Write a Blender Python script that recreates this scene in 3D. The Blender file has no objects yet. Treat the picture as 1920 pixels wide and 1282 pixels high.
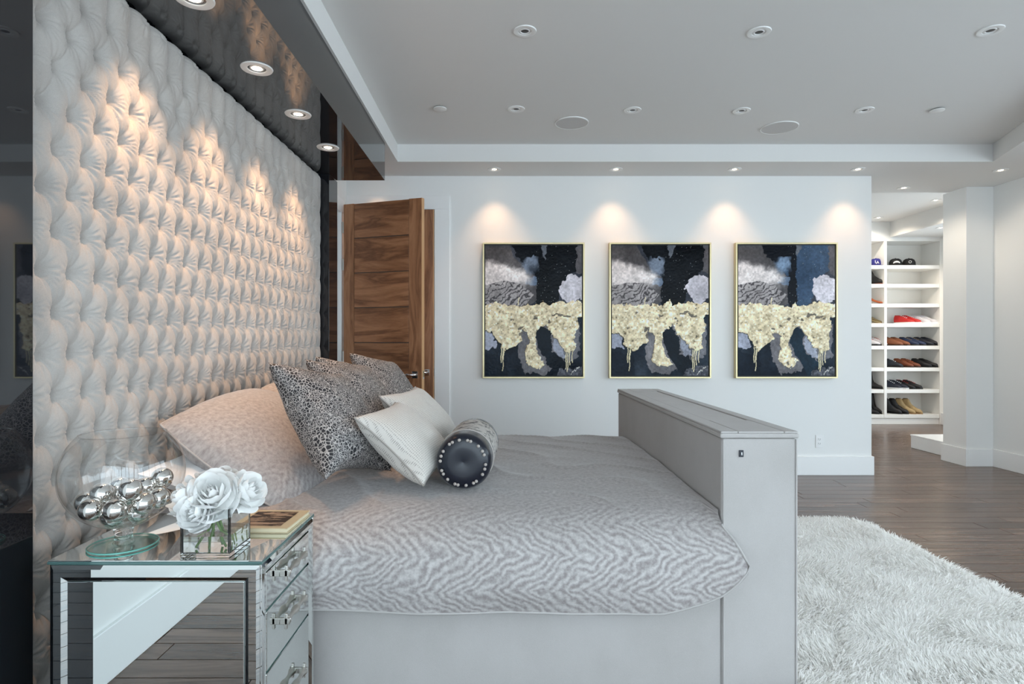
import bpy, math, random
import numpy as np
from mathutils import Vector, Matrix, Euler

random.seed(7)
rng = np.random.default_rng(7)
PI = math.pi
sc = bpy.context.scene
COL = sc.collection

# ------------------------------------------------------------------ camera
FPX = 1100.0
cam_d = bpy.data.cameras.new('camera')
cam = bpy.data.objects.new('camera', cam_d)
COL.objects.link(cam)
cam.location = (0, 0, 1.25)
cam.rotation_euler = (PI / 2, 0, 0)
cam_d.sensor_width = 36.0
cam_d.lens = FPX / 1920 * 36.0
cam_d.shift_x = 18.0 / 1920
cam_d.shift_y = -1.0 / 1920
cam_d.clip_start = 0.02
sc.camera = cam

# ------------------------------------------------------------------ sky, exposure
W = bpy.data.worlds.new('overcast_sky')
sc.world = W
W.use_nodes = True
wb = W.node_tree.nodes['Background']
wb.inputs[0].default_value = (0.75, 0.895, 1.0, 1)
wb.inputs[1].default_value = 2.6
sc.view_settings.view_transform = 'Standard'
sc.view_settings.look = 'None'
sc.view_settings.exposure = 0.72
sc.view_settings.gamma = 1.0
sc.view_settings.use_curve_mapping = False
sc.cycles.use_denoising = True
sc.cycles.max_bounces = 10
sc.cycles.diffuse_bounces = 5
sc.cycles.glossy_bounces = 6
sc.cycles.transparent_max_bounces = 12
sc.cycles.sample_clamp_indirect = 6.0
WARM = (1.0, 0.60, 0.34)

# ------------------------------------------------------------------ helpers
def srgb(r, g, b):
    f = lambda c: (c / 255 / 12.92) if c / 255 <= 0.04045 else ((c / 255 + 0.055) / 1.055) ** 2.4
    return (f(r), f(g), f(b), 1.0)

_tab = np.random.default_rng(3).random((256, 256))
def vn(x, y, seed=0):
    x = np.asarray(x, float) + seed * 17.31; y = np.asarray(y, float) + seed * 9.77
    xi = np.floor(x).astype(int); yi = np.floor(y).astype(int)
    fx = x - xi; fy = y - yi
    fx = fx * fx * (3 - 2 * fx); fy = fy * fy * (3 - 2 * fy)
    a = _tab[xi & 255, yi & 255]; b = _tab[(xi + 1) & 255, yi & 255]
    c = _tab[xi & 255, (yi + 1) & 255]; d = _tab[(xi + 1) & 255, (yi + 1) & 255]
    return (a * (1 - fx) + b * fx) * (1 - fy) + (c * (1 - fx) + d * fx) * fy
def fbm(x, y, seed=0, o=4):
    s = 0; a = 0.5; t = 0
    for i in range(o):
        s = s + a * vn(np.asarray(x) * 2 ** i, np.asarray(y) * 2 ** i, seed + i); t += a; a *= 0.5
    return s / t - 0.5

def sstep(a, b, x):
    t = np.clip((x - a) / (b - a), 0, 1)
    return t * t * (3 - 2 * t)

class MB:
    def __init__(s): s.v = []; s.f = []
    def add(s, vs, fs):
        n = len(s.v); s.v += [tuple(p) for p in vs]; s.f += [tuple(n + i for i in f) for f in fs]
        return s
    def box(s, x0, x1, y0, y1, z0, z1, M=None):
        vs = [Vector((x, y, z)) for z in (z0, z1) for y in (y0, y1) for x in (x0, x1)]
        if M is not None: vs = [M @ p for p in vs]
        return s.add(vs, [(0, 2, 3, 1), (4, 5, 7, 6), (0, 1, 5, 4), (2, 6, 7, 3), (0, 4, 6, 2), (1, 3, 7, 5)])
    def prism(s, pts, z0, z1, M=None):          # polygon in xy, counter-clockwise
        n = len(pts)
        vs = [Vector((p[0], p[1], z0)) for p in pts] + [Vector((p[0], p[1], z1)) for p in pts]
        if M is not None: vs = [M @ p for p in vs]
        return s.add(vs, [tuple(range(n - 1, -1, -1)), tuple(range(n, 2 * n))] + [(i, (i + 1) % n, n + (i + 1) % n, n + i) for i in range(n)])
    def lathe(s, prof, c=(0, 0, 0), n=32, M=None, closed=False):   # profile (r, z)
        vs = []; fs = []
        m = len(prof)
        for i in range(n):
            a = 2 * PI * i / n
            for r, z in prof:
                p = Vector((r * math.cos(a), r * math.sin(a), z))
                if M is not None: p = M @ p
                vs.append(p + Vector(c))
        for i in range(n):
            j = (i + 1) % n
            for k in range(m - 1 if not closed else m):
                l = (k + 1) % m
                fs.append((i * m + k, j * m + k, j * m + l, i * m + l))
        return s.add(vs, fs)
    def tube(s, path, r, n=8, cap=True):
        path = [Vector(p) for p in path]
        vs = []; fs = []
        m = len(path)
        for i, p in enumerate(path):
            t = (path[min(i + 1, m - 1)] - path[max(i - 1, 0)]).normalized()
            up = Vector((0, 0, 1)) if abs(t.z) < 0.9 else Vector((1, 0, 0))
            a = t.cross(up).normalized(); b = t.cross(a)
            rr = r[i] if isinstance(r, (list, tuple)) else r
            for k in range(n):
                an = 2 * PI * k / n
                vs.append(p + a * rr * math.cos(an) + b * rr * math.sin(an))
        for i in range(m - 1):
            for k in range(n):
                fs.append((i * n + k, i * n + (k + 1) % n, (i + 1) * n + (k + 1) % n, (i + 1) * n + k))
        if cap:
            fs.append(tuple(range(n))); fs.append(tuple((m - 1) * n + k for k in range(n - 1, -1, -1)))
        return s.add(vs, fs)
    def mesh(s, name):
        me = bpy.data.meshes.new(name); me.from_pydata(s.v, [], s.f); me.update()
        return me
    def build(s, name, mat, parent=None, smooth=False, bev=0, world=False, angle=None):
        return link(name, s.mesh(name), mat, parent, smooth, bev, world, angle)

def link(name, me, mat, parent=None, smooth=False, bev=0, world=False, angle=None):
    if mat is not None and not me.materials: me.materials.append(mat)
    if smooth:
        me.polygons.foreach_set('use_smooth', [True] * len(me.polygons))
        if angle: 
            me.set_sharp_from_angle(angle=math.radians(angle))
    o = bpy.data.objects.new(name, me); COL.objects.link(o)
    if parent is not None:
        o.parent = parent
        if world: o.matrix_parent_inverse = parent.matrix_basis.inverted()
    if bev:
        m = o.modifiers.new('bevel', 'BEVEL'); m.width = bev; m.segments = 2; m.limit_method = 'ANGLE'
        m.harden_normals = False
    return o

def grid_mesh(name, P, uv=None, closed_u=False):     # P (nu, nv, 3) array
    nu, nv = P.shape[:2]
    me = bpy.data.meshes.new(name)
    me.vertices.add(nu * nv); me.vertices.foreach_set('co', P.reshape(-1).astype(np.float32))
    idx = np.arange(nu * nv).reshape(nu, nv)
    if closed_u: idx = np.vstack([idx, idx[:1]])
    q = np.stack([idx[:-1, :-1], idx[1:, :-1], idx[1:, 1:], idx[:-1, 1:]], -1).reshape(-1, 4)
    me.loops.add(q.size); me.loops.foreach_set('vertex_index', q.reshape(-1).astype(np.int32))
    me.polygons.add(len(q))
    me.polygons.foreach_set('loop_start', np.arange(0, q.size, 4, dtype=np.int32))
    me.polygons.foreach_set('loop_total', np.full(len(q), 4, np.int32))
    me.update(calc_edges=True)
    if uv is not None:
        l = me.uv_layers.new(name='UVMap')
        l.data.foreach_set('uv', uv.reshape(-1, 2)[q.reshape(-1)].reshape(-1).astype(np.float32))
    me.validate()
    return me

def tag(o, label, cat, group=None, kind=None):
    o['label'] = label; o['category'] = cat
    if group: o['group'] = group
    if kind: o['kind'] = kind
    return o
def thing(name, label, cat, loc=(0, 0, 0), rz=0, group=None, rot=None):
    o = bpy.data.objects.new(name, None); COL.objects.link(o)
    o.empty_display_size = 0.05
    o.location = loc; o.rotation_euler = rot if rot else (0, 0, rz)
    return tag(o, label, cat, group)
def struct(o):
    o['kind'] = 'structure'; return o
def dup(root, loc, label=None, group=None, rz=None):
    r = root.copy(); COL.objects.link(r); r.location = loc
    if rz is not None: r.rotation_euler = (0, 0, rz)
    if label: r['label'] = label
    if group: r['group'] = group
    for ch in list(root.children):
        c = ch.copy(); COL.objects.link(c); c.parent = r
        for g in list(ch.children):
            d = g.copy(); COL.objects.link(d); d.parent = c
    return r

# ------------------------------------------------------------------ materials
def new_mat(name):
    m = bpy.data.materials.new(name); m.use_nodes = True
    nt = m.node_tree
    return m, nt, nt.nodes['Principled BSDF']
def N(nt, typ, **kw):
    n = nt.nodes.new(typ)
    for k, v in kw.items(): setattr(n, k, v)
    return n
def simple(name, col, rough=0.5, metal=0.0, spec=0.5, sheen=0.0, emit=None, es=0, coat=0.0, ior=None, bump=0.0, bscale=60.0, var=0.0):
    m, nt, b = new_mat(name)
    b.inputs['Base Color'].default_value = col
    b.inputs['Roughness'].default_value = rough
    b.inputs['Metallic'].default_value = metal
    b.inputs['Specular IOR Level'].default_value = spec
    if sheen:
        b.inputs['Sheen Weight'].default_value = sheen; b.inputs['Sheen Roughness'].default_value = 0.4
    if coat: b.inputs['Coat Weight'].default_value = coat; b.inputs['Coat Roughness'].default_value = 0.05
    if ior: b.inputs['IOR'].default_value = ior
    if emit:
        b.inputs['Emission Color'].default_value = emit; b.inputs['Emission Strength'].default_value = es
    if bump or var:
        tc = N(nt, 'ShaderNodeTexCoord'); no = N(nt, 'ShaderNodeTexNoise')
        no.inputs['Scale'].default_value = bscale; no.inputs['Detail'].default_value = 4
        nt.links.new(tc.outputs['Object'], no.inputs['Vector'])
        if bump:
            bm = N(nt, 'ShaderNodeBump'); bm.inputs['Strength'].default_value = bump; bm.inputs['Distance'].default_value = 0.004
            nt.links.new(no.outputs['Fac'], bm.inputs['Height']); nt.links.new(bm.outputs[0], b.inputs['Normal'])
        if var:
            mx = N(nt, 'ShaderNodeMix', data_type='RGBA')
            mx.inputs[6].default_value = tuple(c * (1 - var) for c in col[:3]) + (1,)
            mx.inputs[7].default_value = tuple(min(1, c * (1 + var)) for c in col[:3]) + (1,)
            nt.links.new(no.outputs['Fac'], mx.inputs[0]); nt.links.new(mx.outputs[2], b.inputs['Base Color'])
    return m

def wood(name, dark, mid, light, axis='X', rough=0.35, scale=1.0, stretch=9.0, vary=0.25, coat=0.0, figure=3.0):
    m, nt, b = new_mat(name)
    L = nt.links.new
    tc = N(nt, 'ShaderNodeTexCoord'); oi = N(nt, 'ShaderNodeObjectInfo'); ge = N(nt, 'ShaderNodeNewGeometry')
    r = N(nt, 'ShaderNodeMath', operation='ADD'); L(oi.outputs['Random'], r.inputs[0]); L(ge.outputs['Random Per Island'], r.inputs[1])
    fr = N(nt, 'ShaderNodeMath', operation='FRACT'); L(r.outputs[0], fr.inputs[0])
    of = N(nt, 'ShaderNodeMath', operation='MULTIPLY'); L(r.outputs[0], of.inputs[0]); of.inputs[1].default_value = 37.0
    va = N(nt, 'ShaderNodeVectorMath', operation='ADD'); L(tc.outputs['Object'], va.inputs[0]); L(of.outputs[0], va.inputs[1])
    mp = N(nt, 'ShaderNodeMapping')
    s = [stretch * scale] * 3; s['XYZ'.index(axis)] = scale
    mp.inputs['Scale'].default_value = s; L(va.outputs[0], mp.inputs['Vector'])
    n1 = N(nt, 'ShaderNodeTexNoise'); n1.inputs['Scale'].default_value = figure; n1.inputs['Detail'].default_value = 6; n1.inputs['Distortion'].default_value = 1.2
    L(mp.outputs[0], n1.inputs['Vector'])
    rg = N(nt, 'ShaderNodeMath', operation='MULTIPLY'); L(n1.outputs['Fac'], rg.inputs[0]); rg.inputs[1].default_value = 5.0
    pp = N(nt, 'ShaderNodeMath', operation='PINGPONG'); L(rg.outputs[0], pp.inputs[0]); pp.inputs[1].default_value = 1.0
    n2 = N(nt, 'ShaderNodeTexNoise'); n2.inputs['Scale'].default_value = figure * 14; n2.inputs['Detail'].default_value = 3
    L(mp.outputs[0], n2.inputs['Vector'])
    mixv = N(nt, 'ShaderNodeMix'); mixv.inputs[0].default_value = 0.35; L(pp.outputs[0], mixv.inputs[2]); L(n2.outputs['Fac'], mixv.inputs[3])
    cr = N(nt, 'ShaderNodeValToRGB')
    cr.color_ramp.elements[0].color = dark; cr.color_ramp.elements[0].position = 0.08
    cr.color_ramp.elements[1].color = light; cr.color_ramp.elements[1].position = 0.95
    e = cr.color_ramp.elements.new(0.5); e.color = mid
    L(mixv.outputs[0], cr.inputs[0])
    hv = N(nt, 'ShaderNodeHueSaturation')
    mr = N(nt, 'ShaderNodeMapRange'); mr.inputs[3].default_value = 1 - vary; mr.inputs[4].default_value = 1 + vary
    L(fr.outputs[0], mr.inputs[0]); L(mr.outputs[0], hv.inputs['Value']); L(cr.outputs[0], hv.inputs['Color'])
    L(hv.outputs[0], b.inputs['Base Color'])
    b.inputs['Roughness'].default_value = rough
    if coat: b.inputs['Coat Weight'].default_value = coat; b.inputs['Coat Roughness'].default_value = 0.12
    bm = N(nt, 'ShaderNodeBump'); bm.inputs['Strength'].default_value = 0.12; bm.inputs['Distance'].default_value = 0.002
    L(n2.outputs['Fac'], bm.inputs['Height']); L(bm.outputs[0], b.inputs['Normal'])
    return m

M = {}
M['wall'] = simple('wall_paint', (0.80, 0.80, 0.785, 1), 0.7, bump=0.03, bscale=250)
M['ceil'] = simple('ceiling_paint', (0.74, 0.735, 0.72, 1), 0.85)
M['trim'] = simple('trim_paint', (0.84, 0.84, 0.83, 1), 0.4)
M['cabinet'] = simple('cabinet_paint', (0.86, 0.85, 0.82, 1), 0.45)
M['floor'] = wood('floor_wood', srgb(70, 52, 43), srgb(96, 75, 63), srgb(116, 93, 80), 'X', 0.25, 0.8, 8.0, 0.16, figure=1.8)
M['walnut'] = wood('walnut_wood', srgb(98, 60, 38), srgb(144, 96, 64), srgb(174, 122, 86), 'X', 0.40, 1.0, 6.0, 0.14, figure=1.6)
M['walnut_v'] = wood('walnut_wood_upright', srgb(120, 78, 52), srgb(158, 108, 74), srgb(180, 130, 94), 'Z', 0.40, 1.0, 8.0, 0.08, figure=1.6)
M['lipping'] = simple('door_lipping', srgb(205, 158, 112), 0.45)
M['black_glass'] = simple('black_glass', (0.012, 0.013, 0.016, 1), 0.02, ior=2.1)
M['smoked_glass'] = simple('smoked_glass', (0.010, 0.011, 0.014, 1), 0.02, ior=1.7)
M['chrome'] = simple('chrome', (0.85, 0.85, 0.86, 1), 0.08, 1.0)
M['nickel'] = simple('brushed_nickel', (0.62, 0.60, 0.56, 1), 0.32, 1.0)
M['silver'] = simple('silver_ball', (0.90, 0.88, 0.85, 1), 0.05, 1.0)
M['mirror'] = simple('mirror', (0.80, 0.84, 0.83, 1), 0.012, 1.0)
M['mirror_edge'] = simple('mirror_edge', (0.10, 0.20, 0.19, 1), 0.08, 0.3, ior=1.8)
M['brass'] = simple('champagne_frame', srgb(214, 200, 158), 0.35, 0.65)
M['black'] = simple('black_lip', (0.01, 0.01, 0.011, 1), 0.5)
M['white_trim'] = simple('white_plastic', (0.82, 0.82, 0.81, 1), 0.35)
M['grille'] = simple('speaker_grille', (0.60, 0.59, 0.58, 1), 0.8, bump=0.3, bscale=900)
M['dark_void'] = simple('lamp_recess', (0.05, 0.05, 0.05, 1), 0.4)
M['bulb'] = simple('lamp_glow', (1, 0.9, 0.8, 1), 0.4, emit=(1.0, 0.80, 0.58, 1), es=14)
M['navy'] = simple('navy_satin', srgb(11, 17, 32), 0.25, sheen=0.2, bump=0.15, bscale=14)
M['bead'] = simple('bead', srgb(186, 178, 172), 0.4)
M['rosewhite'] = simple('rose_petal', (0.95, 0.95, 0.935, 1), 0.55, sheen=0.2)
M['rosewhite'].node_tree.nodes['Principled BSDF'].inputs['Subsurface Weight'].default_value = 0.15
M['rosewhite'].node_tree.nodes['Principled BSDF'].inputs['Subsurface Radius'].default_value = (0.01, 0.01, 0.01)
M['stem'] = simple('green_stem', srgb(110, 150, 66), 0.5, var=0.3, bscale=40)
M['leaf'] = simple('green_leaf', srgb(52, 84, 44), 0.5)
M['bookcloth'] = simple('book_cloth', srgb(206, 190, 156), 0.5)
M['pages'] = simple('book_pages', srgb(222, 212, 182), 0.7)
M['white_linen'] = simple('white_linen', (0.88, 0.88, 0.89, 1), 0.8, sheen=0.2)

def thin_glass(name, tint, refl_n=0.06, rough=0.0):
    m, nt, b = new_mat(name); nt.nodes.remove(b)
    out = nt.nodes['Material Output']; L = nt.links.new
    tr = N(nt, 'ShaderNodeBsdfTransparent'); tr.inputs[0].default_value = tint
    gl = N(nt, 'ShaderNodeBsdfGlossy'); gl.inputs['Roughness'].default_value = rough
    lw = N(nt, 'ShaderNodeLayerWeight'); lw.inputs[0].default_value = 0.5
    pw = N(nt, 'ShaderNodeMath', operation='POWER'); L(lw.outputs['Facing'], pw.inputs[0]); pw.inputs[1].default_value = 4.0
    fr = N(nt, 'ShaderNodeMath', operation='MULTIPLY_ADD'); L(pw.outputs[0], fr.inputs[0]); fr.inputs[1].default_value = 0.75; fr.inputs[2].default_value = refl_n
    mx = N(nt, 'ShaderNodeMixShader')
    L(fr.outputs[0], mx.inputs[0]); L(tr.outputs[0], mx.inputs[1]); L(gl.outputs[0], mx.inputs[2]); L(mx.outputs[0], out.inputs[0])
    return m
M['glass'] = thin_glass('clear_glass', (0.955, 0.965, 0.965, 1), 0.10)
M['glass_green'] = thin_glass('green_edged_glass', (0.90, 0.97, 0.95, 1))
def solid_glass(name, col, ior):
    m, nt, b = new_mat(name)
    b.inputs['Base Color'].default_value = col; b.inputs['Roughness'].default_value = 0.0
    b.inputs['Transmission Weight'].default_value = 1.0; b.inputs['IOR'].default_value = ior
    return m
M['vase'] = solid_glass('vase_glass', (0.97, 0.99, 0.985, 1), 1.45)
M['water'] = solid_glass('water', (0.97, 0.985, 0.98, 1), 1.33)
M['foot_edge'] = simple('glass_edge', srgb(120, 190, 178), 0.1, ior=1.5)

def velvet(name, c0, c1, sheen=0.5, scale=7.0, streak=(1, 1, 1), fine=320, rough=0.75, bump=0.12):
    m, nt, b = new_mat(name); L = nt.links.new
    tc = N(nt, 'ShaderNodeTexCoord'); mp = N(nt, 'ShaderNodeMapping'); mp.inputs['Scale'].default_value = streak
    L(tc.outputs['Object'], mp.inputs['Vector'])
    n1 = N(nt, 'ShaderNodeTexNoise'); n1.inputs['Scale'].default_value = scale; n1.inputs['Detail'].default_value = 5; n1.inputs['Roughness'].default_value = 0.6
    n2 = N(nt, 'ShaderNodeTexNoise'); n2.inputs['Scale'].default_value = fine; n2.inputs['Detail'].default_value = 2
    L(mp.outputs[0], n1.inputs['Vector']); L(tc.outputs['Object'], n2.inputs['Vector'])
    mx = N(nt, 'ShaderNodeMix'); mx.inputs[0].default_value = 0.3; L(n1.outputs['Fac'], mx.inputs[2]); L(n2.outputs['Fac'], mx.inputs[3])
    cr = N(nt, 'ShaderNodeValToRGB'); cr.color_ramp.elements[0].color = c0; cr.color_ramp.elements[0].position = 0.36
    cr.color_ramp.elements[1].color = c1; cr.color_ramp.elements[1].position = 0.64
    L(mx.outputs[0], cr.inputs[0]); L(cr.outputs[0], b.inputs['Base Color'])
    b.inputs['Roughness'].default_value = rough; b.inputs['Sheen Weight'].default_value = sheen; b.inputs['Sheen Roughness'].default_value = 0.35
    b.inputs['Specular IOR Level'].default_value = 0.2
    bm = N(nt, 'ShaderNodeBump'); bm.inputs['Strength'].default_value = bump; bm.inputs['Distance'].default_value = 0.003
    L(n2.outputs['Fac'], bm.inputs['Height']); L(bm.outputs[0], b.inputs['Normal'])
    return m
M['tuft'] = velvet('headboard_velvet', srgb(172, 166, 161), srgb(190, 185, 180), 0.5, 5.0)
M['bedvelvet'] = velvet('bed_velvet', srgb(176, 172, 169), srgb(188, 184, 182), 0.12, 2.5, (1, 1, 0.8), fine=500)

def zebra(name):
    m, nt, b = new_mat(name); L = nt.links.new
    uv = N(nt, 'ShaderNodeUVMap'); uv.uv_map = 'UVMap'
    sp = N(nt, 'ShaderNodeSeparateXYZ'); L(uv.outputs[0], sp.inputs[0])
    n1 = N(nt, 'ShaderNodeTexNoise'); n1.inputs['Scale'].default_value = 9; n1.inputs['Detail'].default_value = 3; L(uv.outputs[0], n1.inputs['Vector'])
    def mth(op, a, bb=None, c=None):
        n = N(nt, 'ShaderNodeMath', operation=op)
        for i, x in enumerate((a, bb, c)):
            if x is None: continue
            if isinstance(x, (int, float)): n.inputs[i].default_value = x
            else: L(x, n.inputs[i])
        return n.outputs[0]
    nb = N(nt, 'ShaderNodeTexNoise'); nb.inputs['Scale'].default_value = 3.5; nb.inputs['Detail'].default_value = 2; L(uv.outputs[0], nb.inputs['Vector'])
    v = mth('ADD', sp.outputs[1], mth('MULTIPLY', nb.outputs['Fac'], 0.05))
    tri = mth('PINGPONG', v, 0.115)
    ph = mth('ADD', sp.outputs[0], mth('MULTIPLY', tri, 1.5))
    ph = mth('ADD', ph, mth('MULTIPLY', n1.outputs['Fac'], 0.19))
    st = mth('SINE', mth('MULTIPLY', ph, 2 * PI / 0.046))
    n2 = N(nt, 'ShaderNodeTexNoise'); n2.inputs['Scale'].default_value = 60; n2.inputs['Detail'].default_value = 5; n2.inputs['Roughness'].default_value = 0.7; L(uv.outputs[0], n2.inputs['Vector'])
    # woven border pattern: strong toward the hem, faint over the middle of the bed
    band = N(nt, 'ShaderNodeMapRange'); band.inputs[1].default_value = 0.50; band.inputs[2].default_value = 0.20; band.inputs[3].default_value = 0.015; band.inputs[4].default_value = 0.15
    wav = mth('ADD', sp.outputs[1], mth('MULTIPLY', nb.outputs['Fac'], 0.3)); wav = mth('SUBTRACT', wav, 0.15); L(wav, band.inputs[0])
    st2 = mth('ADD', mth('MULTIPLY', st, band.outputs[0]), n2.outputs['Fac'])
    cr = N(nt, 'ShaderNodeValToRGB')
    cr.color_ramp.elements[0].position = 0.28; cr.color_ramp.elements[0].color = srgb(146, 139, 138)
    cr.color_ramp.elements[1].position = 0.74; cr.color_ramp.elements[1].color = srgb(196, 192, 190)
    L(st2, cr.inputs[0]); L(cr.outputs[0], b.inputs['Base Color'])
    b.inputs['Roughness'].default_value = 0.65; b.inputs['Sheen Weight'].default_value = 0.5; b.inputs['Sheen Roughness'].default_value = 0.35
    b.inputs['Specular IOR Level'].default_value = 0.2
    bm = N(nt, 'ShaderNodeBump'); bm.inputs['Strength'].default_value = 0.25; bm.inputs['Distance'].default_value = 0.003
    L(st2, bm.inputs['Height']); L(bm.outputs[0], b.inputs['Normal'])
    return m
M['zebra'] = zebra('zebra_velvet')

def web_cloth(name):
    m, nt, b = new_mat(name); L = nt.links.new
    tc = N(nt, 'ShaderNodeTexCoord')
    ns = N(nt, 'ShaderNodeTexNoise'); ns.inputs['Scale'].default_value = 12; L(tc.outputs['Object'], ns.inputs['Vector'])
    vm = N(nt, 'ShaderNodeVectorMath', operation='MULTIPLY_ADD'); L(ns.outputs['Color'], vm.inputs[0]); vm.inputs[1].default_value = (0.03, 0.03, 0.03); L(tc.outputs['Object'], vm.inputs[2])
    outs = []
    for sca, p0, p1 in ((74, 0.035, 0.11), (125, 0.05, 0.13)):
        vo = N(nt, 'ShaderNodeTexVoronoi', feature='DISTANCE_TO_EDGE'); vo.inputs['Scale'].default_value = sca
        L(vm.outputs[0], vo.inputs['Vector'])
        mr = N(nt, 'ShaderNodeMapRange'); mr.inputs[1].default_value = p0; mr.inputs[2].default_value = p1
        L(vo.outputs['Distance'], mr.inputs[0]); outs.append(mr.outputs[0])
    n3 = N(nt, 'ShaderNodeTexNoise'); n3.inputs['Scale'].default_value = 17; L(tc.outputs['Object'], n3.inputs['Vector'])
    mm = N(nt, 'ShaderNodeMapRange'); mm.inputs[1].default_value = 0.44; mm.inputs[2].default_value = 0.56; L(n3.outputs['Fac'], mm.inputs[0])
    mx = N(nt, 'ShaderNodeMix'); L(mm.outputs[0], mx.inputs[0]); L(outs[0], mx.inputs[2]); L(outs[1], mx.inputs[3])
    cr = N(nt, 'ShaderNodeMix', data_type='RGBA'); L(mx.outputs[0], cr.inputs[0])
    cr.inputs[6].default_value = srgb(188, 183, 180); cr.inputs[7].default_value = srgb(34, 35, 40)
    L(cr.outputs[2], b.inputs['Base Color']); b.inputs['Roughness'].default_value = 0.55
    bm = N(nt, 'ShaderNodeBump'); bm.invert = True; bm.inputs['Strength'].default_value = 0.4; bm.inputs['Distance'].default_value = 0.003
    L(mx.outputs[0], bm.inputs['Height']); L(bm.outputs[0], b.inputs['Normal'])
    return m
M['web'] = web_cloth('web_cloth')

def dotted(name):
    m, nt, b = new_mat(name); L = nt.links.new
    uv = N(nt, 'ShaderNodeUVMap'); uv.uv_map = 'UVMap'
    vo = N(nt, 'ShaderNodeTexVoronoi'); vo.inputs['Scale'].default_value = 130; vo.inputs['Randomness'].default_value = 0.15; L(uv.outputs[0], vo.inputs['Vector'])
    cr = N(nt, 'ShaderNodeValToRGB'); cr.color_ramp.elements[0].position = 0.12; cr.color_ramp.elements[0].color = srgb(150, 144, 138)
    cr.color_ramp.elements[1].position = 0.32; cr.color_ramp.elements[1].color = srgb(208, 203, 196)
    L(vo.outputs['Distance'], cr.inputs[0]); L(cr.outputs[0], b.inputs['Base Color'])
    b.inputs['Roughness'].default_value = 0.42; b.inputs['Sheen Weight'].default_value = 0.3
    bm = N(nt, 'ShaderNodeBump'); bm.inputs['Strength'].default_value = 0.3; bm.inputs['Distance'].default_value = 0.002
    L(vo.outputs['Distance'], bm.inputs['Height']); L(bm.outputs[0], b.inputs['Normal'])
    return m
M['dotted'] = dotted('dotted_silver_cloth')

def snake(name):
    m, nt, b = new_mat(name); L = nt.links.new
    tc = N(nt, 'ShaderNodeTexCoord'); mp = N(nt, 'ShaderNodeMapping'); mp.inputs['Scale'].default_value = (22, 60, 22); L(tc.outputs['Object'], mp.inputs['Vector'])
    n = N(nt, 'ShaderNodeTexNoise'); n.inputs['Scale'].default_value = 1.0; n.inputs['Detail'].default_value = 5; n.inputs['Distortion'].default_value = 0.8; L(mp.outputs[0], n.inputs['Vector'])
    cr = N(nt, 'ShaderNodeValToRGB'); cr.color_ramp.elements[0].position = 0.38; cr.color_ramp.elements[0].color = srgb(70, 68, 68)
    cr.color_ramp.elements[1].position = 0.52; cr.color_ramp.elements[1].color = srgb(200, 195, 190)
    L(n.outputs['Fac'], cr.inputs[0]); L(cr.outputs[0], b.inputs['Base Color']); b.inputs['Roughness'].default_value = 0.5
    return m
M['snake'] = snake('snakeskin_cloth')

def attr_mat(name, rough):
    m, nt, b = new_mat(name); L = nt.links.new
    a = N(nt, 'ShaderNodeAttribute'); a.attribute_name = 'Col'
    L(a.outputs['Color'], b.inputs['Base Color']); b.inputs['Roughness'].default_value = rough
    b.inputs['Specular IOR Level'].default_value = 0.08
    return m
M['canvas'] = attr_mat('painted_canvas', 0.22)
M['cover'] = attr_mat('book_cover_print', 0.4)

# ------------------------------------------------------------------ room shell
XL, D, SOF, TOP = -1.46, 5.50, 2.80, 2.95      # left wall, back wall, soffit height, raised ceiling
XR, YB = 4.92, -2.2
CE = 3.05                                       # closet ceiling

fl = struct(MB().box(XL - .3, 7.2, YB - .3, 9.5, -0.12, -0.012).build('floor', M['floor']))
PW, GAP = 0.125, 0.0022
lens = (0.9, 1.25, 1.6)
pl_me = []
for l in lens:
    p = MB()
    b_ = 0.0012
    p.add([(0, 0, -.01), (l - GAP, 0, -.01), (l - GAP, PW - GAP, -.01), (0, PW - GAP, -.01),
           (b_, b_, 0), (l - GAP - b_, b_, 0), (l - GAP - b_, PW - GAP - b_, 0), (b_, PW - GAP - b_, 0)],
          [(4, 5, 6, 7), (0, 1, 5, 4), (1, 2, 6, 5), (2, 3, 7, 6), (3, 0, 4, 7)])
    me = p.mesh('plank'); me.materials.append(M['floor']); pl_me.append((l, me, p))
rest = MB(); cand = []
y = YB
while y < 9.3:
    x = XL - random.uniform(0, 1.2)
    while x < 7.0:
        k = random.choice((0, 1, 1, 2)); l, me, p = pl_me[k]
        xc, yc = x + l / 2, y + PW / 2
        vis = yc > 3.2 and x + l > 1.1 and x < (0.93 * yc) and not (yc > 5.5 and x + l < 3.4)
        if vis and xc < 6.8: cand.append((x, y, k))
        elif not (x > 5.2 and yc < 5.6):
            rest.add([(a + x, b2 + y, c) for a, b2, c in p.v], p.f)
        x += l
    y += PW
cand.sort(key=lambda c: -1 / max(c[1], 1.0))
for i, (x, y, k) in enumerate(cand):
    l, me, p = pl_me[k]
    if i < 295:
        o = bpy.data.objects.new('plank', me); COL.objects.link(o); o.location = (x, y, 0); o.parent = fl
    else:
        rest.add([(a + x, b2 + y, c) for a, b2, c in p.v], p.f)
ro = rest.build('planks_beyond', M['floor'], fl); ro['kind'] = 'stuff'

struct(MB().box(XL - .15, XL, YB, D + .15, 0, TOP).build('wall_left', M['wall']))
wb_ = MB().box(XL, 3.46, D, D + .14, 0, SOF)
struct(wb_.build('wall_back', M['wall']))
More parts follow.
